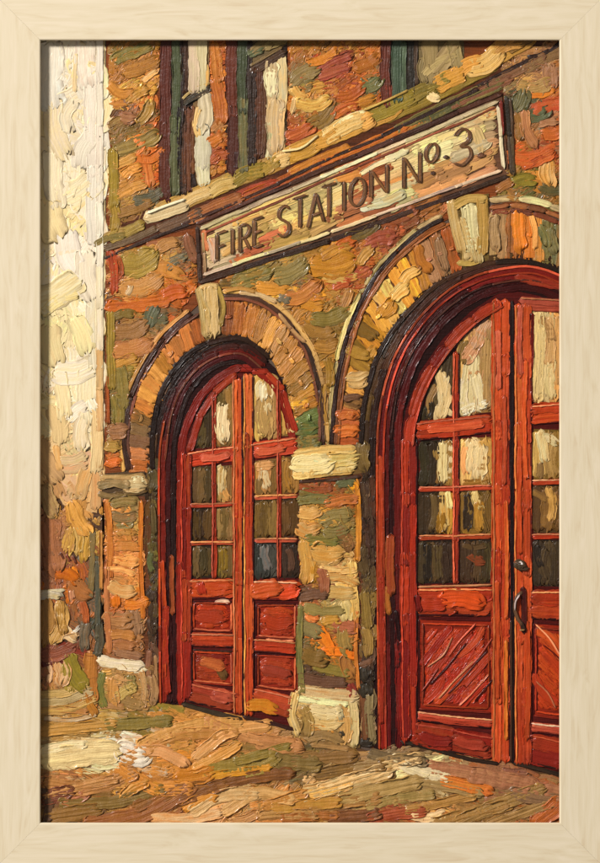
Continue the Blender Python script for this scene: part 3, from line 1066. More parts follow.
RO1 = [(334, 445), (338, 410), (345, 362), (358, 322), (378, 285), (400, 258), (425, 236), (453, 222)]
RI1 = [(358, 445), (360, 410), (370, 366), (384, 336), (402, 312), (424, 290), (440, 278), (462, 268)]
RO2 = [(488, 208), (512, 208), (540, 213), (570, 226)]
RI2 = [(488, 260), (510, 257), (535, 259), (570, 270)]
br = Paint('arch', label='larger stone arch over the right hand door')
sheet(br, RO1 + RO2 + RI2[::-1] + RI1[::-1], .3, '6a4426')
voussoirs(br, RO1, RI1, ['c0602c', 'b8683c', 'b47040', '94704c', 'c89c60', 'c89454', 'a07c40', '80642f', 'b48438', 'cc9438', 'd4a04c', 'd8ac60', 'e0b878', 'd8a04c', 'cc8c3c', 'b8803f', '9c7860', 'a08070', 'a86430'])
voussoirs(br, RO2, RI2, ['a08c6c', 'a89474', '94643c', 'c4702c', 'd07c34', 'b87c40', '7c7450', '6c6c4c', 'a8743c'])
hood(br, [(330, 445), (333, 408), (340, 360), (352, 318), (372, 280), (395, 252), (422, 229), (452, 214)], (4.5, 4.5, 4, 3), ['d0b078', '38222a', '7c4c2c', 'a8683c'], (-3.2, 1.2, 5.2, 8), h=1.9)
hood(br, [(489, 201), (512, 199), (540, 203), (570, 214)], (7, 5, 6), ['d4b88c', '8c5c40', '74402c'], (-1, 6, 12), h=2.0)
dabs(br, '''
400 292 -42 24 12 e8c484 d8a850
410 276 -40 22 10 dca450 e8bc74
386 308 -50 22 14 d49c38 b88430
366 332 30 26 12 80642c 6c5c34
358 352 20 24 10 8c7038 a88848
372 352 -60 10 9 d8a850
357 378 -10 22 16 d8b47c c09858 .1
352 398 -6 20 7 6c503c
346 416 -2 22 9 b8602f c87c40
346 432 -2 24 12 c4682f d88848
424 258 65 30 10 c0843c a86c34
442 254 76 34 9 a08474 8c6c58
496 232 86 34 9 a89878 8c7c60
520 230 86 40 12 cc742c dc9444
533 232 84 36 6 e0ac64
544 236 70 24 10 747450 5c603f
553 240 78 26 10 6c6c4c 84805c
''', h=2.0, z=.8)
kz = Paint('keystone', parent=br, label='tall olive and cream keystone of the larger arch')
sheet(kz, [(451, 202), (489, 193), (489, 260), (462, 268)], .8, '6a5c34')
dabs(kz, '''
457 226 78 54 9 bca468 ccb480
464 240 80 44 9 d8c48c b8a264
471 228 84 48 14 e4d4a8 ccb884
482 226 90 60 10 a08c50 b8a064
477 250 80 26 9 b8a864 d4c490
470 203 -12 36 8 b09c58 c8b47c
470 261 -8 26 6 c4b07c 9c8c4c
''', h=1.5, z=1.1, rag=.04, start=.15, end=.2)

# ------------------------------------------------------------------ string course and sill band above the sign
sc = Paint('string_course', label='sloping stone ledge band across the front above the sign')
sheet(sc, [(96, 234), (147, 207), (205, 182), (280, 149), (350, 116), (430, 78), (505, 42), (520, 30), (570, 30), (570, 88), (500, 96), (400, 141), (300, 184), (197, 226), (160, 236), (98, 252)], .4, '5c3018')
dabs(sc, '''
450 107 -25 120 12 7c7444 60603c
360 149 -24 110 12 b4602c cc8438
400 131 -24 70 7 b88038 9c5c2c
285 182 -23 90 13 b8682f 94482a
320 160 -24 70 8 b87430 cc8c3c
250 194 -22 60 11 a84c2a 8c4028
215 208 -23 60 11 8c5438 a46c40
180 220 -22 50 9 5c4c4c 745c54
130 238 -21 60 7 6c605c 54484c
480 92 -24 70 9 8c5c48 745040
500 78 -26 60 6 7c2c28 5c2424
515 70 -26 70 8 84644c 6c5440
545 60 -26 50 10 8c7858 745c44
472 92 -24 40 5 4c5438
440 112 -24 50 7 6c6c3c
''', h=1.0, z=.5, rag=.05)
dabs(sc, '''
110 240 -18 34 7 8c8450 70703f
126 231 -24 40 10 8c8048 a89c60
113 234 -22 26 6 b0a06c 8c8450
150 240 -22 100 3.5 2c1c1c 442c2c
230 204 -23 110 3.5 3c2424
330 160 -24 120 3.5 3c2420
430 112 -26 110 4 38221e
510 70 -27 90 4 2c1a1a
545 48 -26 40 4 301c1c
''', h=.9, z=.8, rag=.05)
dabs(sc, '''
215 188 -23 130 15 c4a868 a89450
330 138 -24 150 16 b8964c c8a860
440 88 -26 130 16 94843c 80783c
500 54 -28 70 15 b08c48 c8a458
''', h=.9, z=.7, rag=.04)
dabs(sc, '''
166 211 -18 44 11 e8d4a4 d4b884 .02
196 198 -24 34 10 dcc48c c8ac70
222 188 -24 30 11 c4a860 dcc080
246 177 -24 40 13 948c48 787838
262 168 -26 36 10 b0a050 948440
282 160 -24 16 14 e0c890 c8a868
303 149 -22 32 13 c09c4c b08840
326 138 -23 30 11 d0a858 b88c44
344 128 -27 46 15 e0c48c d0ac64
350 120 -28 36 6 ead8ac
366 120 -30 16 15 d4a864
392 106 -24 50 15 8c8440 747438
420 94 -24 40 13 7c783c 948c4c
436 82 -26 24 10 9c9454 80783c
450 80 -28 36 16 b48c44 c8a050
468 68 -32 30 13 d0a860 b88840
484 60 -28 34 18 d8ac64 e4c07c
505 48 -26 30 14 b49058 9c7848
520 42 -26 30 12 8c6c3c
434 96 20 12 8 e8cc98
''', h=1.1, z=.9, rag=.035, start=.15, end=.18, blend=.4)
dabs(sc, '''
166 206 -20 40 3 f2e6c8
300 143 -24 40 2.5 ecd8a8
386 100 -24 50 2.5 c8b878
''', h=1.6, z=2.2)

# ------------------------------------------------------------------ upper windows
def upper_window(label, parts, panes):
    w = Paint('window', label=label)
    for poly, c in parts['under']:
        sheet(w, poly, .3, c)
    dabs(w, parts['txt'], h=1.5, z=.7)
    for lab, poly, c, txt in panes:
        p = Paint('pane', parent=w, label=lab, mat=CHALK)
        sheet(p, poly, .5, c)
        dabs(p, txt, h=1.4, z=.8)
    return w


upper_window('sash window nearest the cream wall', {'under': [([(160, 30), (209, 30), (209, 184), (196, 192), (160, 206)], '2c1e18')], 'txt': '''
166 85 90 110 10 5c2c1c 4c2014
165 160 90 80 10 54281a 64301c
169 195 90 16 6 4c2420
175 80 90 110 9 5c6040 444c34
175 155 90 80 9 545c40 6c6c48
181 80 90 100 4 281c18
180 150 89 90 5 241a16
185 62 90 62 7 54382a 3c281c
183 150 90 90 7 4c2c1c 3c2418
188 150 90 86 8 64402a 54301e
193 140 90 70 5 7c5030 5c3822
195 96 -30 36 7 30302c 4c443a
196 91 -30 34 3 8c8468
193 180 88 16 5 34241c'''}, [
    (None, [(189, 30), (209, 30), (209, 86), (190, 95)], '8c7c60', '''
194 60 90 64 10 e0d4b4 ccbc98
202 60 90 64 9 d4c6a0 e0d2b0
206 75 90 24 4 b4a078'''),
    (None, [(193, 102), (209, 95), (209, 180), (195, 188)], '7c6a50', '''
202 112 92 40 13 e4d8ba d0c29c
199 122 92 30 7 c8b898
202 148 90 46 14 e0d4b4 e8dec4
202 174 84 26 12 dccfae e4d8bc''')])
upper_window('sash window in the middle of the top row', {'under': [([(225, 30), (287, 30), (287, 150), (250, 170), (225, 178)], '2c1e18')], 'txt': '''
232 75 90 90 10 5c2c1c 6c3420
232 140 90 70 10 54281a 442014
236 160 90 20 6 4a2420
243 70 90 90 9 545c40 3c4430
243 135 90 76 9 5c6444 747450
250 100 90 120 6 281e1a
252 118 90 96 8 3a2820 2e221c
258 112 90 92 8 643a26 4c2c1e
263 120 90 80 5 6c4830 543622
267 62 -30 42 8 402e24 58443a
266 56 -30 40 3 746a50
255 52 -20 20 8 6c6c50 54583f'''}, [
    (None, [(252, 30), (287, 30), (287, 44), (252, 62)], '6a6450', '''
262 48 -25 26 9 8c8668 74705a
275 43 -25 26 8 9c9474 84805f'''),
    (None, [(263, 70), (286, 56), (286, 150), (265, 160)], '7c7058', '''
281 84 90 58 9 c4b898 d4c8a8
271 84 92 50 11 cfc3a2 bcae8c
273 80 90 34 12 f0e0bc e4d0a4
276 125 90 54 15 cabd9a bcae8a
268 140 90 40 7 d4c6a0
282 130 90 50 7 b4a888''')])
upper_window('grey window cut off at the top right', {'under': [([(382, 30), (464, 30), (464, 68), (420, 88), (382, 106)], '281e1a')], 'txt': '''
387 70 90 76 9 54281e 6c3424
388 95 90 22 8 6c3020
398 65 90 76 9 4c5c4c 38483c
404 70 90 60 6 5c6c58 44503f
411 62 90 66 7 2c2622 1e1a1a
417 60 90 50 4 3a2c26'''}, [
    (None, [(418, 30), (464, 30), (464, 68), (420, 86)], '74706a', '''
430 60 88 50 14 9c9890 84807c
424 70 88 26 8 8c8880
445 58 -50 40 16 a8a294 8c8a84
440 66 -28 40 8 b4aa90 98948a
455 52 80 34 12 8c8a88 a09c94''')])

# ------------------------------------------------------------------ the sign
sg = Paint('sign', label='long cream board reading FIRE STATION NO. 3. on the slant', mat=CHALK)
SG = [(196, 225), (300, 182), (400, 139), (502, 94), (509, 174), (400, 211), (330, 238), (198, 281)]
sheet(sg, SG, 1.2, '6a4a38')


def sg_y(x, t):                 # a point on the board: x and 0..1 from its top to its bottom edge
    top = 225 + (x - 196) / (502 - 196) * (94 - 225)
    bot = 281 + (x - 198) / (509 - 198) * (174 - 281)
    return top + (bot - top) * t


def sg_fill():
    cs = seeds('''205 240 d8b490,210 262 c8907c,225 240 e4cca0,225 268 d8c0a8,245 235 dcb87c,250 262 bc7450,265 225 dcb474,268 250 b86c54,285 215 e4c890,290 240 dcb06c,305 205 e8cc94,310 230 e0b878,330 195 e8d0a0,
335 220 c88458,350 185 c88c58,355 208 b87858,370 178 b46c4c,375 198 ac6c50,395 165 d8b488,390 195 d8cca8,412 158 e0c8a0,415 182 c8a078,435 150 e8d4ac,440 172 c8a484,460 138 e0c8a0,465 160 d0ac8c,482 125 d4b898,485 155 cca88c,495 110 c0a484,498 165 c8a890''')
    aged = np.array([.955, .935, .86])           # the board has yellowed
    S = np.array([(a, b_) for a, b_, _ in cs])
    for t in np.linspace(.14, .86, 8):
        x = 206 + rng.uniform(-6, 8)
        while x < 490:
            L = rng.uniform(22, 52)
            x1 = min(x + L, 497)
            y0, y1 = sg_y(x, t + rng.normal(0, .03)), sg_y(x1, t + rng.normal(0, .03))
            k = cs[int(np.argmin(((S - ((x + x1) / 2, (y0 + y1) / 2)) ** 2).sum(1)))][2]
            stroke(sg, [(x, y0), (x1, y1)], rng.uniform(8, 12), colour(k) * aged, h=.8, z=1.4, jit=6, rag=.05)
            if x1 >= 496:
                break
            x = x1 - 9 + rng.uniform(-2, 2)


sg_fill()
dabs(sg, '''
385 199 -18 44 9 d8d4b4 c8c09c
372 205 -18 26 7 e4dcc0
355 205 -20 40 9 b4745a c48c6c
396 155 -25 26 7 ecdcb4
378 166 -25 40 5 e8d8b0
240 248 -20 40 8 e0bc80 d0a464
212 250 80 26 8 e8d4bc d09878
206 240 80 22 6 b85c34 dca07c
478 140 75 26 9 c8b894 b0b090
470 150 -22 40 10 dcc49c
''', h=1.3, z=1.8, jit=5)
bd = Paint('border', parent=sg, label='dark and cream raised edge of the sign')


def edge_line(a, b_, c, w, z, h=1.2, n=4, jit=8):
    A, B = np.array(a, float), np.array(b_, float)
    cut = np.linspace(0, 1, n + 1)
    for k in range(n):
        s0, s1 = max(0, cut[k] - .03), min(1, cut[k + 1] + .03)
        stroke(bd, [A + (B - A) * s0, A + (B - A) * (s0 + s1) / 2 + rng.normal(0, .5, 2), A + (B - A) * s1], w * rng.uniform(.85, 1.15), c, h=h, z=z, jit=jit, start=.8, end=.8)


edge_line((196, 224), (502, 93), '4a2c2c', 4.5, 1.8, n=6)
edge_line((200, 229), (498, 101), 'dcc8a4', 4, 2.0, n=7)
edge_line((204, 233), (496, 107), '8c4c3c', 2.6, 1.9, n=6)
edge_line((198, 282), (330, 240), '38261f', 5, 1.3, n=3, h=1.1)
edge_line((330, 240), (509, 176), '38261f', 5, 1.3, n=4, h=1.1)
edge_line((203, 275), (330, 232), 'dcc8a8', 3.5, 2.0, n=4)
edge_line((330, 232), (502, 170), 'd4bca0', 3.5, 2.0, n=4)
edge_line((197, 226), (200, 281), '443034', 4.5, 2.0, n=2)
edge_line((203, 231), (205, 274), 'b8a89c', 3.2, 2.1, n=2)
edge_line((506, 96), (512, 174), '3c3434', 5, 2.0, n=2)
edge_line((501, 100), (503, 135), '8c2c28', 4, 2.1, n=1)
edge_line((498, 106), (504, 168), 'e0d0bc', 3.5, 2.2, n=2)
edge_line((510, 98), (514, 176), '5c4c3c', 3, 1.8, n=2)

GLYPH = {
    'F': [[(0, 0), (0, 1)], [(0, 0), (1, 0)], [(0, .5), (.8, .5)]],
    'I': [[(.5, 0), (.5, 1)]],
    'R': [[(0, 0), (0, 1)], [(0, .02), (.6, .02), (.95, .22), (.6, .48), (0, .5)], [(.45, .5), (1, 1)]],
    'E': [[(0, 0), (0, 1)], [(0, 0), (1, 0)], [(0, .48), (.85, .48)], [(0, 1), (1, 1)]],
    'S': [[(.95, .16), (.6, 0), (.15, .1), (.12, .34), (.55, .5), (.92, .68), (.85, .92), (.4, 1.0), (.02, .84)]],
    'T': [[(0, 0), (1, 0)], [(.5, 0), (.5, 1)]],
    'A': [[(.5, 0), (0, 1)], [(.5, 0), (1, 1)], [(.2, .66), (.82, .66)]],
    'O': [[(.5, 0), (.1, .2), (0, .5), (.1, .8), (.5, 1), (.9, .8), (1, .5), (.9, .2), (.5, 0)]],
    'N': [[(0, 1), (0, 0)], [(0, 0), (1, 1)], [(1, 1), (1, 0)]],
    '3': [[(.05, .12), (.45, 0), (.9, .14), (.85, .38), (.4, .47), (.9, .58), (1, .84), (.5, 1.0), (0, .86)]],
    '.': [[(.1, .5), (.9, .5)]],
}
lt = Paint('lettering', parent=sg, label='brown painted capitals FIRE STATION NO. 3.')


def letter(ch, x0, x1, top, bot, slope, w=3.0):
    for line in GLYPH[ch]:
        q = []
        for u, v in line:
            x = x0 + (x1 - x0) * u
            q.append((x, top + (bot - top) * v + slope * (x - (x0 + x1) / 2)))
        stroke(lt, q, w, '80603f', '5c4030', h=.45, z=2.75, jit=6, rag=.05, start=.5, end=.5)
        stroke(lt, [(a + w * .52, b_ + .5) for a, b_ in q], 1.1, '4c3426', h=.5, z=2.7, jit=4, rag=.05)
        stroke(lt, [(a - w * .55, b_ - .3) for a, b_ in q], 1.0, '5c4230', h=.5, z=2.7, jit=6, rag=.05)


for ch, x0, x1, top, bot in (('F', 217, 227, 232, 259), ('I', 230, 235, 228, 255), ('R', 240, 250, 224, 251), ('E', 254, 263, 218, 246),
                             ('S', 278, 290, 206, 236), ('T', 293, 307, 197, 228), ('A', 308, 324, 193, 225), ('T', 322, 336, 185, 217), ('I', 341, 347, 181, 211),
                             ('O', 350, 365, 177, 206), ('N', 371, 387, 167, 196), ('N', 404, 420, 154, 186), ('3', 454, 471, 129, 165)):
    letter(ch, x0, x1, top, bot, -.36)
letter('O', 426, 438, 143, 162, -.36, 3.2)
for x, y, r in ((446, 157, 4), (433, 173, 3.6), (481, 155, 5)):
    stroke(lt, [(x - r * .6, y + .6), (x, y), (x + r * .6, y - .6)], r * 1.15, '5c4030', h=.7, z=2.6, jit=4, rag=.03, start=.8, end=.8)

# ------------------------------------------------------------------ pavement
pv = Paint('pavement', label='tan and olive paving swept with long wavy brush marks')
PV = [(30, 712), (98, 708), (160, 702), (240, 716), (300, 728), (370, 752), (400, 742), (510, 764), (570, 778), (570, 833), (30, 833)]
sheet(pv, PV, 0, '5c4028')
PS = seeds('''50 725 a4844c,90 725 a88448,140 722 74743c,180 722 b08048,210 735 bc8c54,250 732 b4845c,280 738 b8946c,60 755 e4cc98,95 755 e8d4a4,130 752 dcccb8,160 745 bc8c50,200 745 c09458,235 750 a87c44,
50 740 94784c,55 780 b8885c,100 776 b48450,60 795 84543c,120 785 b08c50,150 778 cc9450,195 776 c48430,215 780 a08c44,240 762 7c7038,270 765 847840,295 760 6c6040,270 785 a8743c,100 800 80683c,60 815 64482c,
140 805 7c5430,180 795 84582c,220 790 8c5c2c,200 812 d0ac78,170 815 b8783c,250 805 c8a87c,280 800 ac804c,290 815 a07c4c,310 765 7c6038,340 760 84683c,330 785 d8b47c,370 775 c8a470,400 765 b8a07c,420 768 dcc494,
390 790 948860,350 800 8c7048,350 815 7c4c30,395 815 94482f,430 815 c89c6c,440 790 8c7c5c,465 785 ac6434,480 775 a47c64,520 785 946454,550 790 8c6c5c,500 805 947c54,470 812 84683c,545 812 a8602c,320 810 9c7438,420 800 8c6c44,380 755 6c5c4c,410 752 6c5c4c''')
fill(pv, PV, PS, lambda x, y: -8 + 14 * math.sin(x / 70 + y / 40) + (10 if x > 380 else 0), (26, 60), (6, 12), 7, h=1.5, spread=9, turn=.08, sx=1.7)
dabs(pv, '''
138 723 -4 70 11.0 74743f 8c8448
75 728 -6 85 9.8 a08450 b8985c
190 735 -12 110 11.0 b88c54 cca468 -.08
232 742 -24 85 11.0 c0905c d0a874 -.12
180 748 -14 122 11.0 c49a60 ac7c40 -.1
250 732 14 98 9.8 b8845c cc9c70 .06
280 745 8 49 14.6 bc9468 a07850
80 756 -6 81 22.0 ead2a0 dcbc80
62 748 -8 49 8.5 f2e2ba
132 752 14 32 19.5 dccdb6 eee2d0 .1
158 760 12 61 11.0 c8946c d8ac84 -.15
216 757 -28 54 9.8 bc8c4c d4a868
242 762 -10 76 17.1 80743c 94884c .1
236 773 -8 73 7.3 c89438 b07c30
262 754 -16 61 8.5 8c8044 747038
297 762 6 49 14.6 6c6440 847448
90 778 -8 98 13.4 b88a5a a0744a .1
80 788 -14 78 8.5 c49c70 a87c4c
58 794 -6 34 12.2 8c5840 743c2c
56 800 -8 30 8.5 743f2f
74 797 -12 26 9.8 945f44
112 796 -8 110 11.0 8c7848 746038 .06
155 778 16 81 13.4 d09c58 b87c3c .12
194 776 -10 37 14.6 cc8830 b4702c
135 790 -30 32 9.8 a87838 c89858
138 806 -20 117 15.9 845430 9c6c3c .08
180 796 -14 98 11.0 8c602f 744c28 -.06
236 787 -14 122 11.0 8c5c2c 70482a -.05
64 815 -8 73 14.6 70542f 8c6c3c
44 805 80 37 8.5 54402c
186 815 -4 73 9.8 d0a874 dcbc8c .06
225 804 -16 73 12.2 d8b888 c09c68 -.12
258 806 -10 73 12.2 ccac80 b08c5c -.16
285 800 -18 49 9.8 b8844c a0743c
288 816 0 61 9.8 9c7c50 b8946c
200 803 -20 37 9.8 c48c48
155 788 20 15 11.0 d8a044
''', h=2.7, blend=.4, gain=1.02)
dabs(pv, '''
320 758 -4 73 13.4 7c643c 94784c
350 770 -8 73 11.0 84683c 6c5434
345 783 -16 105 14.6 dcba82 c89c5c
370 774 -18 110 11.0 e4cc9c ccac70
330 790 -14 49 8.5 d8aa6c
388 764 -10 73 11.0 a89878 8c7c5c
420 768 20 61 11.0 e0c89c ecdcb8 .06
398 758 8 61 9.8 7c705c 5c5448
380 790 -12 85 13.4 988c62 ac9c74
400 800 -10 73 9.8 8c7c50 a49468
345 803 -8 73 12.2 8c6c40 a88454
354 816 -6 54 11.0 744830 8c5c3c
396 816 -8 61 11.0 98482f b86444
428 814 -4 37 8.5 d8b48c
448 788 10 73 9.8 94845c a89874
466 786 14 54 11.0 b06432 c88440
480 776 10 110 12.2 a8826a 946450
522 786 12 110 13.4 946455 a87c68
540 797 10 61 12.2 8c7464 745c50
500 806 -22 98 13.4 9c8458 84704c
470 815 -14 85 11.0 84683f a08454
520 814 -20 73 9.8 a08c60 7c6840
548 813 -40 37 17.1 b0642c 94502c
306 806 -6 73 11.0 a47c3c b8944c
310 818 -3 61 8.5 8c6434
440 803 -12 73 8.5 a07c50
''', h=2.7, blend=.4, gain=1.02)

# ------------------------------------------------------------------ doorways: dark red reveals
def curve_band(part, line, w, c, h=1.5, z=.4, seg=(12, 26), off=0., jit=9, **kw):
    n = 80
    p = resample(line, n)
    d = np.gradient(p, axis=0); d /= np.linalg.norm(d, axis=1)[:, None] + 1e-9
    q = p + np.stack([-d[:, 1], d[:, 0]], 1) * off
    k = 0
    while k < n - 4:
        e = min(n - 1, k + random.randint(*seg))
        if n - 1 - e < 5:
            e = n - 1
        stroke(part, q[k:e + 1:3] if (e - k) % 3 == 0 else np.concatenate([q[k:e:3], q[e:e + 1]]), w * random.uniform(.9, 1.1), random.choice(c), h=h, z=z, jit=jit, start=.8, end=.9, **kw)
        k = e - 1


dw = Paint('doorway', mat=GLOSSY, label='dark crimson arched frame of the smaller door')
DW1 = [(157, 706), (155, 470), (156, 435), (163, 400), (178, 370), (196, 352), (213, 343), (238, 342), (258, 352), (275, 368), (288, 390), (297, 420), (299, 450),
       (296, 440), (292, 415), (284, 395), (272, 378), (258, 370), (240, 372), (222, 384), (205, 402), (196, 425), (191, 455), (191, 706)]
sheet(dw, DW1, .15, '2e1210')
out = [(160, 704), (159, 560), (159, 460), (164, 420), (176, 386), (196, 362), (222, 349), (246, 349), (266, 364)]
curve_band(dw, [(152, 470), (152, 440), (156, 410), (163, 388), (177, 366), (191, 352), (208, 343), (238, 338), (256, 346), (270, 358)], 5, ['2c1c14', '38241a', '241612'], z=1.1, h=1.0, seg=(10, 20))
curve_band(dw, out, 9, ['6c1a16', '5c1412', '7c2018'], off=3, h=1.5)
curve_band(dw, out, 6, ['401012', '300c0e', '4c1414'], off=9, h=1.5)
curve_band(dw, out[1:], 8, ['2c1814', '241412', '3c2a1c', '44301c'], off=-4.5, z=.2, h=1.2)
curve_band(dw, out[1:], 9, ['3c2818', '54381f', '2c1e14'], off=-10, z=.1, h=1.2, seg=(6, 14))
curve_band(dw, out[2:], 7, ['2c1414', '241012', '381818'], off=-1, z=.4)
curve_band(dw, out, 5, ['381010', '28100f'], off=14.5, h=1.2)
curve_band(dw, [(178, 704), (177, 560), (178, 455), (184, 425), (196, 398), (214, 378), (234, 366), (254, 366), (272, 380), (286, 402), (296, 440)], 8, ['8c1f1c', 'a02a20', '741a1a'], off=3, h=1.8)
curve_band(dw, out[:4], 2.2, ['c04c34', 'b03c2c'], off=.2, z=1.4, h=1.1, seg=(6, 16))
curve_band(dw, out[2:], 2.2, ['6c3c40', '844444'], off=6, z=1.3, h=1.1, seg=(8, 18))
dabs(dw, '''
172 585 89 60 5 a85c34 8c3424
167 650 89 90 7 902420 a83028
163 620 89 120 4 b03a2a
''', h=1.6, z=1.2)

dx = Paint('doorway', mat=GLOSSY, label='deep red arched frame of the larger door')
DX1 = [(374, 752), (372, 560), (372, 440), (374, 400), (384, 358), (404, 322), (432, 292), (464, 270), (500, 258), (535, 262), (572, 276), (572, 312), (540, 296), (515, 290), (490, 300), (455, 332), (432, 366), (418, 410), (416, 450), (416, 752)]
sheet(dx, DX1, .15, '2a100e')
ou2 = [(380, 750), (378, 560), (378, 440), (384, 392), (397, 353), (420, 318), (450, 290), (482, 274), (520, 267), (545, 270), (572, 282)]
curve_band(dx, ou2[1:], 9, ['44301c', '3c2818', '2c1e14', '54401f'], off=-12, z=.1, h=1.3, seg=(6, 12))
curve_band(dx, ou2[1:], 8, ['2c1814', '3c201a', '201010', '44281a'], off=-6, z=.3, h=1.5, seg=(8, 16))
curve_band(dx, [(361, 445), (363, 412), (373, 368), (387, 339), (405, 315), (427, 293), (443, 281), (464, 271), (490, 263), (512, 261), (536, 263), (570, 274)], 5, ['2c1c14', '3c281a', '241612'], z=1.1, h=1.0, seg=(8, 18))
curve_band(dx, ou2, 8, ['641612', '741c15', '501010'], off=3, h=1.6)
curve_band(dx, ou2, 6, ['641414', '4c1010', '541212'], off=9, h=1.4)
curve_band(dx, ou2, 6, ['300e0e', '220c0c', '40100f'], off=14, h=1.2)
curve_band(dx, ou2, 8, ['5c1214', '701a18', '4c0f10'], off=19.5, h=1.4)
curve_band(dx, ou2, 2.4, ['b04434', 'a03a30', 'c05a44'], off=-0.5, z=1.3, h=1.1, seg=(6, 14))
curve_band(dx, ou2, 2.0, ['b84a38', '9c3428'], off=6, z=1.4, h=1.0, seg=(6, 14))
curve_band(dx, ou2[2:], 2.0, ['5c3038', '48242c'], off=13, z=1.3, h=1.0, seg=(6, 14))
dabs(dx, '''
391 565 89 60 8 a0502c 8c3824
389 600 89 30 6 b07038
380 520 90 130 5 a03024 b84434
381 650 90 150 6 8c241c a83428
404 690 88 100 12 8c1c1c 701618
397 640 88 60 4 2c0c0c
540 281 12 50 8 7c2020 a03c34
''', h=1.7, z=1.2)

# ------------------------------------------------------------------ doors
def bar(part, a, b_, w, cols, n=2, h=1.7, z=.9, light=None, dark=None, both=False):
    """A painted rail or stile: long overlapping strokes, a lit arris on one side and a dark one on the other."""
    A, B = np.array(a, float), np.array(b_, float)
    d = (B - A) / np.linalg.norm(B - A)
    nn = np.array([-d[1], d[0]])
    L = np.linalg.norm(B - A)
    lanes = 1 if w < 7 else 2
    for q in range(lanes):
        o = (q - (lanes - 1) / 2) * w * .5
        cut = np.linspace(0, 1, n + 1)
        for k in range(n):
            s0, s1 = cut[k] - (.02 if k else 0), min(1, cut[k + 1] + .03)
            p0, p1 = A + d * L * s0 + nn * o, A + d * L * s1 + nn * o
            if rng.random() < .5:
                p0, p1 = p1, p0
            stroke(part, [p0, (p0 + p1) / 2 + rng.normal(0, .5, 2), p1], w / lanes * 1.22, random.choice(cols), random.choice(cols), h=h, z=z, jit=8, start=.35, end=.45, rag=.05)
    if light:
        stroke(part, [A - nn * w * .42, (A + B) / 2 - nn * (w * .42 + rng.normal(0, .3)), B - nn * w * .42], 1.5, light, h=1.0, z=z + .9, jit=14, rag=.3, wob=.45)
    if dark:
        stroke(part, [A + nn * w * .52, (A + B) / 2 + nn * w * .52, B + nn * w * .52], 1.9, dark, h=.8, z=z + .2, jit=5, rag=.15)


RED = ['a42c20', 'b83a26', '98241e', 'b04428']
BRT = ['c0442a', 'b83824', 'c85c34', 'a83020']
ORG = ['c86038', 'b84c2c', 'd07440', 'a83c26']
DRK = ['7c1c1a', '8c2420', '701816']


def pane(leaf, poly, under, txt, stripes=None, label=None):
    p = Paint('pane', parent=leaf, mat=GLOSSY, label=label)
    sheet(p, poly, .35, under)
    if stripes:
        a = np.array(poly, float)
        x0, x1 = a[:, 0].min(), a[:, 0].max()
        n = len(stripes)
        for k, c in enumerate(stripes):
            x = x0 + (x1 - x0) * (k + .5) / n
            ys = np.linspace(a[:, 1].min(), a[:, 1].max(), 60)
            r = inside(poly, [(x, y) for y in ys])
            if not r.any():
                continue
            ya, yb = ys[r].min(), ys[r].max()
            m = (ya + yb) / 2 + rng.uniform(-5, 5)
            ww = (x1 - x0) / n * 1.25
            stroke(p, [(x, ya + 1), (x + rng.normal(0, .8), m), (x + rng.normal(0, .5), yb - 1)], ww * 1.25, c, h=.7, z=.4 + .03 * (k % 2), jit=8, rag=.08, start=.2, end=.25)
    if txt:
        dabs(p, txt, h=1.0, z=.5, jit=6)
    return p


def panel(leaf, poly, cols, ang, txt='', label=None, light='d0705c', dark='4c1012', fan=None):
    """A raised door panel with its moulded edge."""
    p = Paint('panel', parent=leaf, mat=GLOSSY, label=label)
    sheet(p, poly, .5, '98281a')
    a = np.array(poly, float)
    c = a.mean(0)
    inn = c + (a - c) * .86
    fill(p, inn, [(c[0], c[1], random.choice(cols))] + [(rng.uniform(a[:, 0].min(), a[:, 0].max()), rng.uniform(a[:, 1].min(), a[:, 1].max()), k) for k in cols * 2],
         ang, (24, 46), (6, 10), 5.5, h=.9, spread=6, turn=.03, jit=7, z=.7, blend=.4)
    n = len(a)
    for k in range(n):
        A, B = a[k], a[(k + 1) % n]
        top = k in (0, 3)          # top and left sit in shade of the rail, bottom and right catch light
        stroke(p, [A, (A + B) / 2, B], 1.7, dark if top else '84241c', h=.8, z=.8, jit=6)
        A2, B2 = c + (A - c) * .9, c + (B - c) * .9
        stroke(p, [A2, (A2 + B2) / 2 + rng.normal(0, .4, 2), B2], 1.7, 'a0382a' if top else light, h=1.1, z=1.3, jit=12, rag=.2)
    if txt:
        dabs(p, txt, h=.95, z=1.1)
    return p


def leaf_base(label, poly, under='5c1614'):
    d = Paint('door_leaf', mat=GLOSSY, label=label)
    sheet(d, poly, .3, under)
    return d


# --- smaller door, left leaf
d1 = leaf_base('left leaf of the smaller red door', [(180, 702), (181, 455), (192, 425), (206, 400), (222, 384), (240, 372), (243, 372), (243, 718)])
pane(d1, [(192, 449), (196, 430), (203, 412), (212, 398), (212, 447)], '3c3422', '', ['443c28', '54482c', '3c3422'])
pane(d1, [(216, 396), (224, 388), (233, 381), (233, 446), (216, 447)], '6a5838', '''
224 422 90 40 13 f0dab0 dcbc88 .06
222 432 90 20 6 f0dcb0
229 404 84 34 7 7c6840
222 400 70 16 8 54482c''', ['9c8050', '8c7448'])
pane(d1, [(191, 467), (212, 466), (212, 503), (191, 504)], '3a3220', '', ['4c4028', '5c5034', '443a24'])
pane(d1, [(216, 466), (233, 465), (233, 503), (216, 503)], '5c4c34', '''
222 480 90 26 9 e0cca0 bca478
226 494 60 16 8 b49468''', ['a08c64', '7c6444'])
pane(d1, [(191, 508), (212, 507), (212, 541), (191, 542)], '34281a', '', ['54441f', '3a2c1c', '5c4828'])
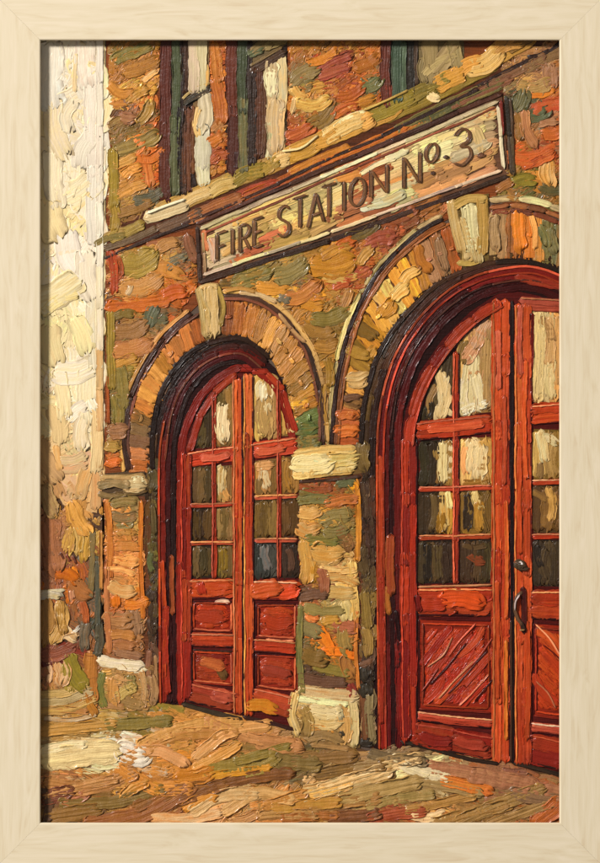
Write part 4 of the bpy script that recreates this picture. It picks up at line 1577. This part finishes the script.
pane(d1, [(216, 507), (233, 506), (233, 541), (216, 541)], '5c5034', '', ['94845c', '74643f', '8c7c54'])
pane(d1, [(191, 546), (212, 545), (212, 578), (191, 578)], '2c241a', '''
202 560 88 24 8 34301f 4c4428''', ['5c5034', '443c24', '54482c'])
pane(d1, [(216, 545), (233, 544), (233, 578), (216, 578)], '4c4428', '''
223 560 88 24 8 80702c 5c5024''', ['6c6034', '54482c'])
bar(d1, (186, 700), (186, 452), 10, RED + DRK, 4, light='cc5c48', dark='380c0c')
bar(d1, (189, 452), (200, 415), 6, ['a83426', '902420'], 1)
bar(d1, (199, 418), (216, 391), 6, ['a83426', 'b4402c'], 1)
bar(d1, (213, 394), (237, 374), 6, ['b04434', '9c2c24'], 1)
bar(d1, (238, 714), (237, 378), 9, ORG + BRT, 5, light='dc8c68', dark='601614')
bar(d1, (214, 579), (214, 396), 3.6, ['a83424', '8c2820'], 4, light='c46450')
bar(d1, (188, 460), (236, 453), 14, ['b03028', 'bc3c2c'], 1, light='dc8474')
dab(d1, 215, 456, -6, 30, 8, 'cc5848', 'dc7c68', .05, h=1.8, z=1.8)
bar(d1, (190, 506), (234, 504), 3.4, ['b04c3c', 'a03428'], 1, light='d08874')
bar(d1, (190, 544), (234, 543), 3.4, ['a83c2c', 'b85c48'], 1, light='d08874')
bar(d1, (189, 589), (235, 588), 18, ['b83c24', 'c44c2a'], 1, light='e0907c', dark='5c1414')
dabs(d1, '''
214 589 0 36 14 c84c28 b43820
204 588 80 14 10 a02c1c''', h=1.7, z=1.4)
panel(d1, [(192, 602), (233, 602), (233, 632), (192, 630)], ['bc4026', 'b03420', 'c44c2e'], 2, '''
222 603 -4 16 4 e8b0a0
210 617 6 30 12 c0442a a83220''')
bar(d1, (190, 639), (235, 641), 12, BRT, 1, light='e09080', dark='40181c')
panel(d1, [(192, 650), (233, 652), (233, 686), (192, 682)], ['942a20', '84241c', '9c3826'], 4, '''
212 664 14 24 10 a85434 b86c40
222 672 60 16 8 6c5030''', dark='3a2430')
bar(d1, (190, 692), (235, 702), 18, ['9c3c34', '8c2c26', 'a44838'], 1, light='c8705c', dark='30100f')
dabs(d1, '''
222 698 12 22 12 a85448 943c34''', h=1.5, z=1.6)
# --- smaller door, right leaf
d2 = leaf_base('right leaf of the smaller red door', [(242, 718), (243, 370), (258, 370), (272, 378), (284, 394), (292, 415), (298, 440), (299, 728)])
pane(d2, [(255, 372), (266, 372), (277, 381), (277, 436), (255, 440)], '7c6a44', '''
266 397 88 32 15 f2deb4 e4c890 .06
264 392 92 20 8 f4e6c0
266 416 88 40 16 b09c70 94845c
260 424 88 26 7 c4b080''', ['a89060', 'b09a6c'])
pane(d2, [(281, 388), (287, 396), (293, 415), (296, 436), (281, 436)], '8c7448', '''
289 416 80 36 7 c8a878 dcc090''', ['a88c58', 'bc9c6c'])
pane(d2, [(255, 461), (277, 458), (277, 494), (255, 496)], '7c6440', '''
264 466 -6 18 9 c09468 d0ac80
266 478 80 22 9 e4d0a4 ccb080
260 486 88 18 7 8c7450''', ['a88858', 'b08c60', '7c6440'])
pane(d2, [(281, 457), (297, 456), (297, 493), (281, 494)], '6c5430', '''
289 474 86 30 8 a88444 8c6c34''', ['947440', 'a4844c'])
pane(d2, [(255, 500), (277, 499), (277, 538), (255, 539)], '54482c', '', ['80703f', '6c5c34', '8c7c4c'])
pane(d2, [(281, 499), (297, 498), (297, 537), (281, 538)], '3c2c1c', '', ['6c5030', '54401f'])
pane(d2, [(255, 543), (277, 543), (277, 578), (255, 578)], '303030', '''
267 558 80 28 9 54606c 6c7478
260 566 88 20 6 3a3c3c''', ['3c3c38', '50504c'])
pane(d2, [(281, 543), (297, 542), (297, 578), (281, 578)], '2c2220', '''
289 560 84 24 7 44302c 5c4438''', ['3a2c26', '34261f'])
bar(d2, (248.5, 716), (248, 374), 9, ORG + BRT, 5, light='dc8c60', dark='4c1414')
stroke(d2, [(243, 716), (243, 560), (242.6, 376)], 2.6, '2c0c0e', h=.8, z=1.6)
bar(d2, (251, 372), (268, 372), 5, ['a02c24', 'b04034'], 1)
bar(d2, (266, 373), (284, 390), 5, ['a4342a', 'b04034'], 1)
bar(d2, (283, 390), (296, 432), 5, ['9c2c26', 'b04034'], 1)
bar(d2, (279, 578), (279, 380), 3.6, ['a03024', '8c2820'], 4, light='c46450')
bar(d2, (252, 451), (297, 445), 15, ['bc4432', 'c45038'], 1, light='e09080')
dab(d2, 270, 449, -8, 30, 9, 'd06850', 'c05038', .05, h=1.8, z=1.8)
bar(d2, (254, 498), (298, 496), 3.6, ['c0604c', 'a83c2c'], 1, light='dca090')
bar(d2, (254, 541), (298, 540), 3.6, ['b04c3c', 'c06450'], 1, light='dca090')
bar(d2, (253, 590), (298, 590), 18, ['c4542f', 'b84428'], 1, light='e8a088', dark='5c1414')
dabs(d2, '''
266 590 -10 30 15 d06c34 bc4c28
288 592 -14 20 12 b83c26''', h=1.8, z=1.4)
panel(d2, [(256, 604), (297, 604), (297, 640), (256, 637)], ['b43c26', 'a83422', 'bc482c'], 2, '''
278 620 8 32 12 b83c26 9c3020
280 640 4 28 3 dc9080''')
bar(d2, (253, 645), (296, 648), 12, ['b83c28', 'b03424'], 1, light='dc9484', dark='481414')
panel(d2, [(256, 654), (297, 656), (297, 692), (256, 687)], ['a03428', '94302a', 'a83c2c'], 6, '''
276 672 12 30 10 a04434 8c3026''')
bar(d2, (252, 697), (291, 706), 18, ['b04430', 'a43c2c', 'bc503a'], 1, light='d88470', dark='2c1010')
dabs(d2, '''
262 708 10 30 11 d89440 c87c2c
280 713 12 20 7 b04430''', h=1.8, z=1.7)
dabs(d1, '''
212 712 15 62 5 2c2626 443a38''', h=1.3, z=.9)
dabs(d2, '''
270 724 14 56 4 301a18 442420''', h=1.3, z=.9)

# --- larger door, left leaf
d3 = leaf_base('left leaf of the larger red door', [(400, 744), (400, 440), (406, 410), (420, 372), (442, 340), (470, 312), (500, 292), (513, 290), (512, 766)])
pane(d3, [(422, 420), (426, 402), (436, 376), (446, 360), (453, 352), (453, 416)], '302a1c', '''
440 394 90 50 12 ecd2a0 d0b074 -.1
446 394 92 40 8 ecdcb0 d4bc84
449 412 40 12 6 e4cc98
434 402 100 36 7 a08c5c
430 410 96 20 6 342c1c
447 366 100 26 8 443c28''', ['3a3422', '4c442c', '5c5034', '4c4028'])
pane(d3, [(460, 336), (475, 324), (491, 315), (491, 412), (460, 415)], '94784c', '''
474 344 118 40 12 d0a488 c09070
482 334 116 34 9 d8b498 bc8c6c
486 372 92 70 9 b09c74 9c8860
470 384 96 60 14 ecdbb0 dcc48c
466 396 84 36 10 f2e6c4 dcc894
478 392 80 40 10 f0e0b8 e0c890
474 408 -20 28 8 f4ead0 e4d0a0
464 352 100 26 8 6c5838''', ['c0a070', 'c8a880', 'b09870'])
pane(d3, [(421, 441), (453, 439), (453, 486), (421, 488)], '2a2418', '''
443 462 90 42 9 ecd8a4 d0b478
449 460 92 40 6 dcc088 f0e2b8
437 452 80 20 7 b89c64
438 476 94 18 6 8c7040''', ['2c281c', '3a3020', '4c3c26', 'b0945c'])
pane(d3, [(460, 439), (491, 437), (491, 485), (460, 487)], 'a0804c', '''
472 456 86 34 15 f0d4a0 e4bc84
480 462 94 34 14 ecc890 f4dcb0
466 460 90 30 6 e8a870
486 470 90 30 8 c8a878
476 482 -8 28 9 a07c44 846030''', ['d0ac74', 'dcb880', 'b8945c'])
pane(d3, [(420, 492), (453, 491), (453, 534), (420, 536)], '2c2218', '''
445 510 86 40 9 c09c54 d8bc7c
449 500 80 20 6 e0cc98
440 522 98 22 8 94742c
432 512 92 36 7 54442c''', ['302618', '3c3020', '5c4828', 'a08040'])
pane(d3, [(460, 491), (491, 490), (491, 533), (460, 534)], '5c4828', '''
468 512 92 38 9 34281a
478 500 70 20 8 ecd8a0 c8a458
480 516 88 30 9 b89450 946c30
487 512 90 40 6 80683c
472 530 0 22 6 84682f''', ['6c5630', '806838', '74602f'])
pane(d3, [(420, 541), (453, 540), (453, 583), (420, 584)], '2a2018', '''
438 562 88 36 9 5c5034 443a26
428 562 90 38 8 2a221a
446 566 86 32 6 34241c''', ['3a3020', '4c4028', '40301f', '3c2c1f'])
pane(d3, [(460, 540), (491, 539), (491, 583), (460, 583)], '30261c', '''
476 558 20 20 9 843c24 6c4028
470 572 86 22 8 4c3020
486 562 90 40 7 4c4428 3a3420
474 545 0 26 6 54442c''', ['443424', '4c3a26', '40341f'])
bar(d3, (409, 742), (409, 440), 15, ['9c241e', 'a82c20', '84201c', 'b03424'], 5, h=1.9, light='c85040', dark='300a0c')
curve_band(d3, [(408, 446), (412, 418), (422, 388), (436, 362), (456, 336), (478, 316), (502, 302)], 11, ['94221c', 'a82c22', 'b43a2a'], h=1.9, z=1.0)
curve_band(d3, [(408, 446), (412, 418), (422, 388), (436, 362), (456, 336), (478, 316), (502, 302)], 2.0, ['c85c48', 'b84434'], h=1.1, z=2.2, off=4.5, seg=(6, 16))
curve_band(d3, [(418, 424), (424, 398), (436, 372), (452, 350), (470, 330), (490, 316)], 2.6, ['341012', '2c1214'], h=.8, z=1.4, off=0)
bar(d3, (456, 584), (456, 352), 5.5, ['a43022', '8c241c', 'b03c28'], 5, light='cc6450', dark='380e0e')
bar(d3, (501, 762), (501, 300), 17, BRT + ['c8502c'], 7, h=2.0, light='dc8458', dark='4a1210')
dabs(d3, '''
506 560 90 120 4 d8783c bc4c28
497 640 90 120 5 b43a22 c85a30
506 690 90 100 4 d08038 b8602c
498 360 90 60 6 c06450 b04c3c
504 440 90 90 5 c85834''', h=1.7, z=2.0)
bar(d3, (417, 431), (492, 423), 17, ['b43420', 'c0442a', 'a82c1e'], 1, h=2.0, light='dc7c60', dark='481010')
dab(d3, 456, 426, -6, 58, 9, 'c85034', 'd86c48', .02, h=1.8, z=2.0)
bar(d3, (419, 489.5), (492, 487.5), 4.2, ['a83424', 'b84c38'], 1, light='d8887c')
bar(d3, (419, 538), (492, 536.5), 4.2, ['b04434', 'a03020'], 1, light='dc988c')
bar(d3, (418, 601), (493, 601), 27, ['a82a1e', 'b8381f', '9c241c', 'b4402c'], 2, h=1.9, light='e0907c', dark='3c0e0e')
dabs(d3, '''
461 602 4 44 16 cc5224 c0441f
432 604 0 28 12 a42c20 b83c26
418 603 80 18 6 7c1a18''', h=1.9, z=1.9)
stroke(d3, [(418, 587), (455, 586), (492, 585)], 2.2, 'd8a090', h=1.2, z=2.3)
panel(d3, [(419, 619), (492, 621), (492, 713), (419, 709)], ['a82c1c', 'b4361f', '9c241a', 'b84024'], -52, '''
470 642 -48 40 7 cc5430 b43c20
450 652 -50 60 8 b43420 9c281c
436 646 -52 50 7 a42a1c 8c201a
478 668 -48 50 8 bc3e24 a83020
456 682 -45 60 8 b03420 c04a2a
474 694 -45 40 7 a82c1c
434 690 -52 34 7 a83020
''', label='door panel with slanting brush marks like boards', light='b8422c')
q = [p for p in ALL if p.name == 'panel'][-1]
dabs(q, '''
440 652 -50 40 1.4 e0988c
462 640 -50 44 1.6 cc6450
456 680 -47 52 1.4 dc9488
478 655 -50 46 1.4 c85844
474 690 -47 44 1.6 d88474
430 680 -54 30 1.2 b84a38
448 664 -49 56 1.3 541010
468 672 -48 60 1.3 541010
484 690 -50 30 1.2 541010
''', h=.9, z=1.9)
bar(d3, (417, 716), (493, 724), 8, ['b44a44', '9c302a', 'c0605c'], 1, h=2.0, light='e0a0a0', dark='3c0e0e')
bar(d3, (413, 733), (493, 748), 22, ['942420', '841e1c', 'a03024', '9c3c2c'], 2, h=1.8, light='c45848', dark='241010')
dabs(d3, '''
436 738 10 34 10 8c2422 7c1c1c
470 742 12 34 10 983028 a84434''', h=1.7, z=1.8)
# --- larger door, right leaf
d4 = leaf_base('right leaf of the larger red door, cut off by the frame', [(512, 766), (513, 290), (540, 296), (570, 310), (570, 778)])
pane(d4, [(533, 310), (545, 308), (570, 314), (570, 403), (533, 402)], '94784c', '''
550 340 92 50 10 c8b084 b09c70
540 362 92 70 9 e4cc94 d4b474
551 380 88 40 12 d8b880 e8d09c
558 350 90 70 8 b89868 c8a878
546 330 60 30 8 a89468''', ['d8bc84', 'd0b078', 'c4a470', 'bc9c68'])
pane(d4, [(534, 429), (570, 430), (570, 480), (534, 480)], '74602f', '''
543 446 80 34 9 e4d4a8 c8b080
548 440 20 22 8 d4c090
555 460 88 34 10 8c7850 a89468
540 470 92 18 7 a08858''', ['a08c5c', 'b49c6c', '80683c', '8c7848'])
pane(d4, [(534, 485), (570, 485), (570, 533), (534, 533)], '4c3820', '''
549 504 86 36 8 c8ac70 9c7c44
540 496 30 18 7 94784c
558 510 90 40 7 6c5430''', ['5c4428', '80643c', '6c5430', '4c3822'])
pane(d4, [(534, 540), (570, 540), (570, 587), (534, 586)], '2c241c', '''
546 564 86 34 9 44382a 544834
540 556 80 24 7 2e2820''', ['342c22', '443a2a', '3a3024', '342820'])
bar(d4, (523, 766), (523, 304), 16, BRT + ORG, 7, h=2.0, light='dc8458', dark='6c1814')
stroke(d4, [(512.5, 764), (512.5, 600), (512, 440), (512, 300)], 4, '1e0a0c', h=.7, z=2.0)
stroke(d4, [(511, 762), (511.5, 700), (511, 620)], 2.5, '3c2418', h=.9, z=2.4)
dabs(d4, '''
521 340 90 70 6 c06450 a84434
526 420 90 120 5 c8502c d8703c
520 500 90 110 5 b8401f c85830
527 680 90 120 5 b43c22 c4582c''', h=1.7, z=2.0)
bar(d4, (520, 303), (566, 306), 12, ['a84c44', '943430', 'b85c50'], 1, light='c88070')
bar(d4, (531, 402), (532, 312), 4, ['6c1818', '8c2420'], 2)
bar(d4, (531, 414), (566, 412), 19, ['bc4028', 'b03420', 'c44c2e'], 1, h=2.0, light='dc7c60', dark='4c1010')
bar(d4, (532, 483), (566, 481), 4.5, ['b85c4c', 'a83828'], 1, light='e0a8a0')
bar(d4, (532, 537), (566, 536), 4.5, ['b04434', 'a83020'], 1, light='dc9488')
bar(d4, (531, 604), (566, 605), 28, ['c04c2c', 'b03420', 'bc4426'], 1, h=1.9, light='e09888', dark='3c0e0e')
panel(d4, [(534, 623), (568, 625), (568, 720), (534, 716)], ['b43c22', 'a83020', 'bc4828'], 48, '''
550 645 50 44 9 cc5c34 b8441f
556 668 52 40 8 b83c22 a03020
546 690 50 40 8 a83020 bc4426''', label='door panel cut by the frame, slanting the other way', light='b8442e')
q = [p for p in ALL if p.name == 'panel'][-1]
dabs(q, '''
548 640 52 40 1.7 e0907c
546 695 54 34 1.7 dc8878
556 660 50 40 1.3 5c1410''', h=.9, z=1.9)
bar(d4, (531, 727), (566, 731), 9, ['c87870', 'b4504a'], 1, h=2.0, light='e8b8b0', dark='480f0f')
bar(d4, (530, 748), (566, 756), 28, ['942820', 'a43426', '882220'], 1, h=1.8, light='c05848', dark='241010')
dabs(d3, '''
425 748 15 50 4 221a1c 3a3032
470 758 12 60 4 24181a''', h=1.2, z=1.0)
dabs(d4, '''
540 770 14 56 4 24181a 40302c''', h=1.2, z=1.0)
# lock and handle
kb = Paint('lock', parent=d4, mat=GLOSSY, label='round grey door lock above the handle')
for x, y, a, l, w, c in ((521, 565, 20, 10, 10, '544a48'), (521, 566, 80, 8, 8, '3a3030'), (519.5, 563, -30, 5, 3, 'd8d0cc'), (522, 563.5, 10, 3.5, 2.2, 'f0ece8')):
    dab(kb, x, y, a, l, w, c, None, .05, h=1.6, z=2.8, jit=4)
hd = Paint('handle', parent=d4, mat=GLOSSY, label='dark curved pull handle on the meeting stile')
stroke(hd, [(523, 587), (524, 610), (523.5, 633)], 5.5, '5c1c18', '3c1412', h=1.3, z=2.6, jit=4)
stroke(hd, [(523, 591), (516.5, 598), (515, 609), (517.5, 618), (523, 626)], 3.6, '4a3430', '6c5450', h=2.0, z=3.0, jit=4, rag=.04)
stroke(hd, [(520, 594), (515.6, 601), (514.6, 610)], 1.5, 'd4c4c4', h=1.3, z=5.4, jit=4)
stroke(hd, [(521, 621), (523, 628), (524, 631)], 4, '2c1c1e', h=1.6, z=3.2, jit=3)
dab(hd, 522, 630, 0, 5, 1.6, 'b89890', None, 0, h=1.0, z=5.0)

for p in ALL:
    p.build()
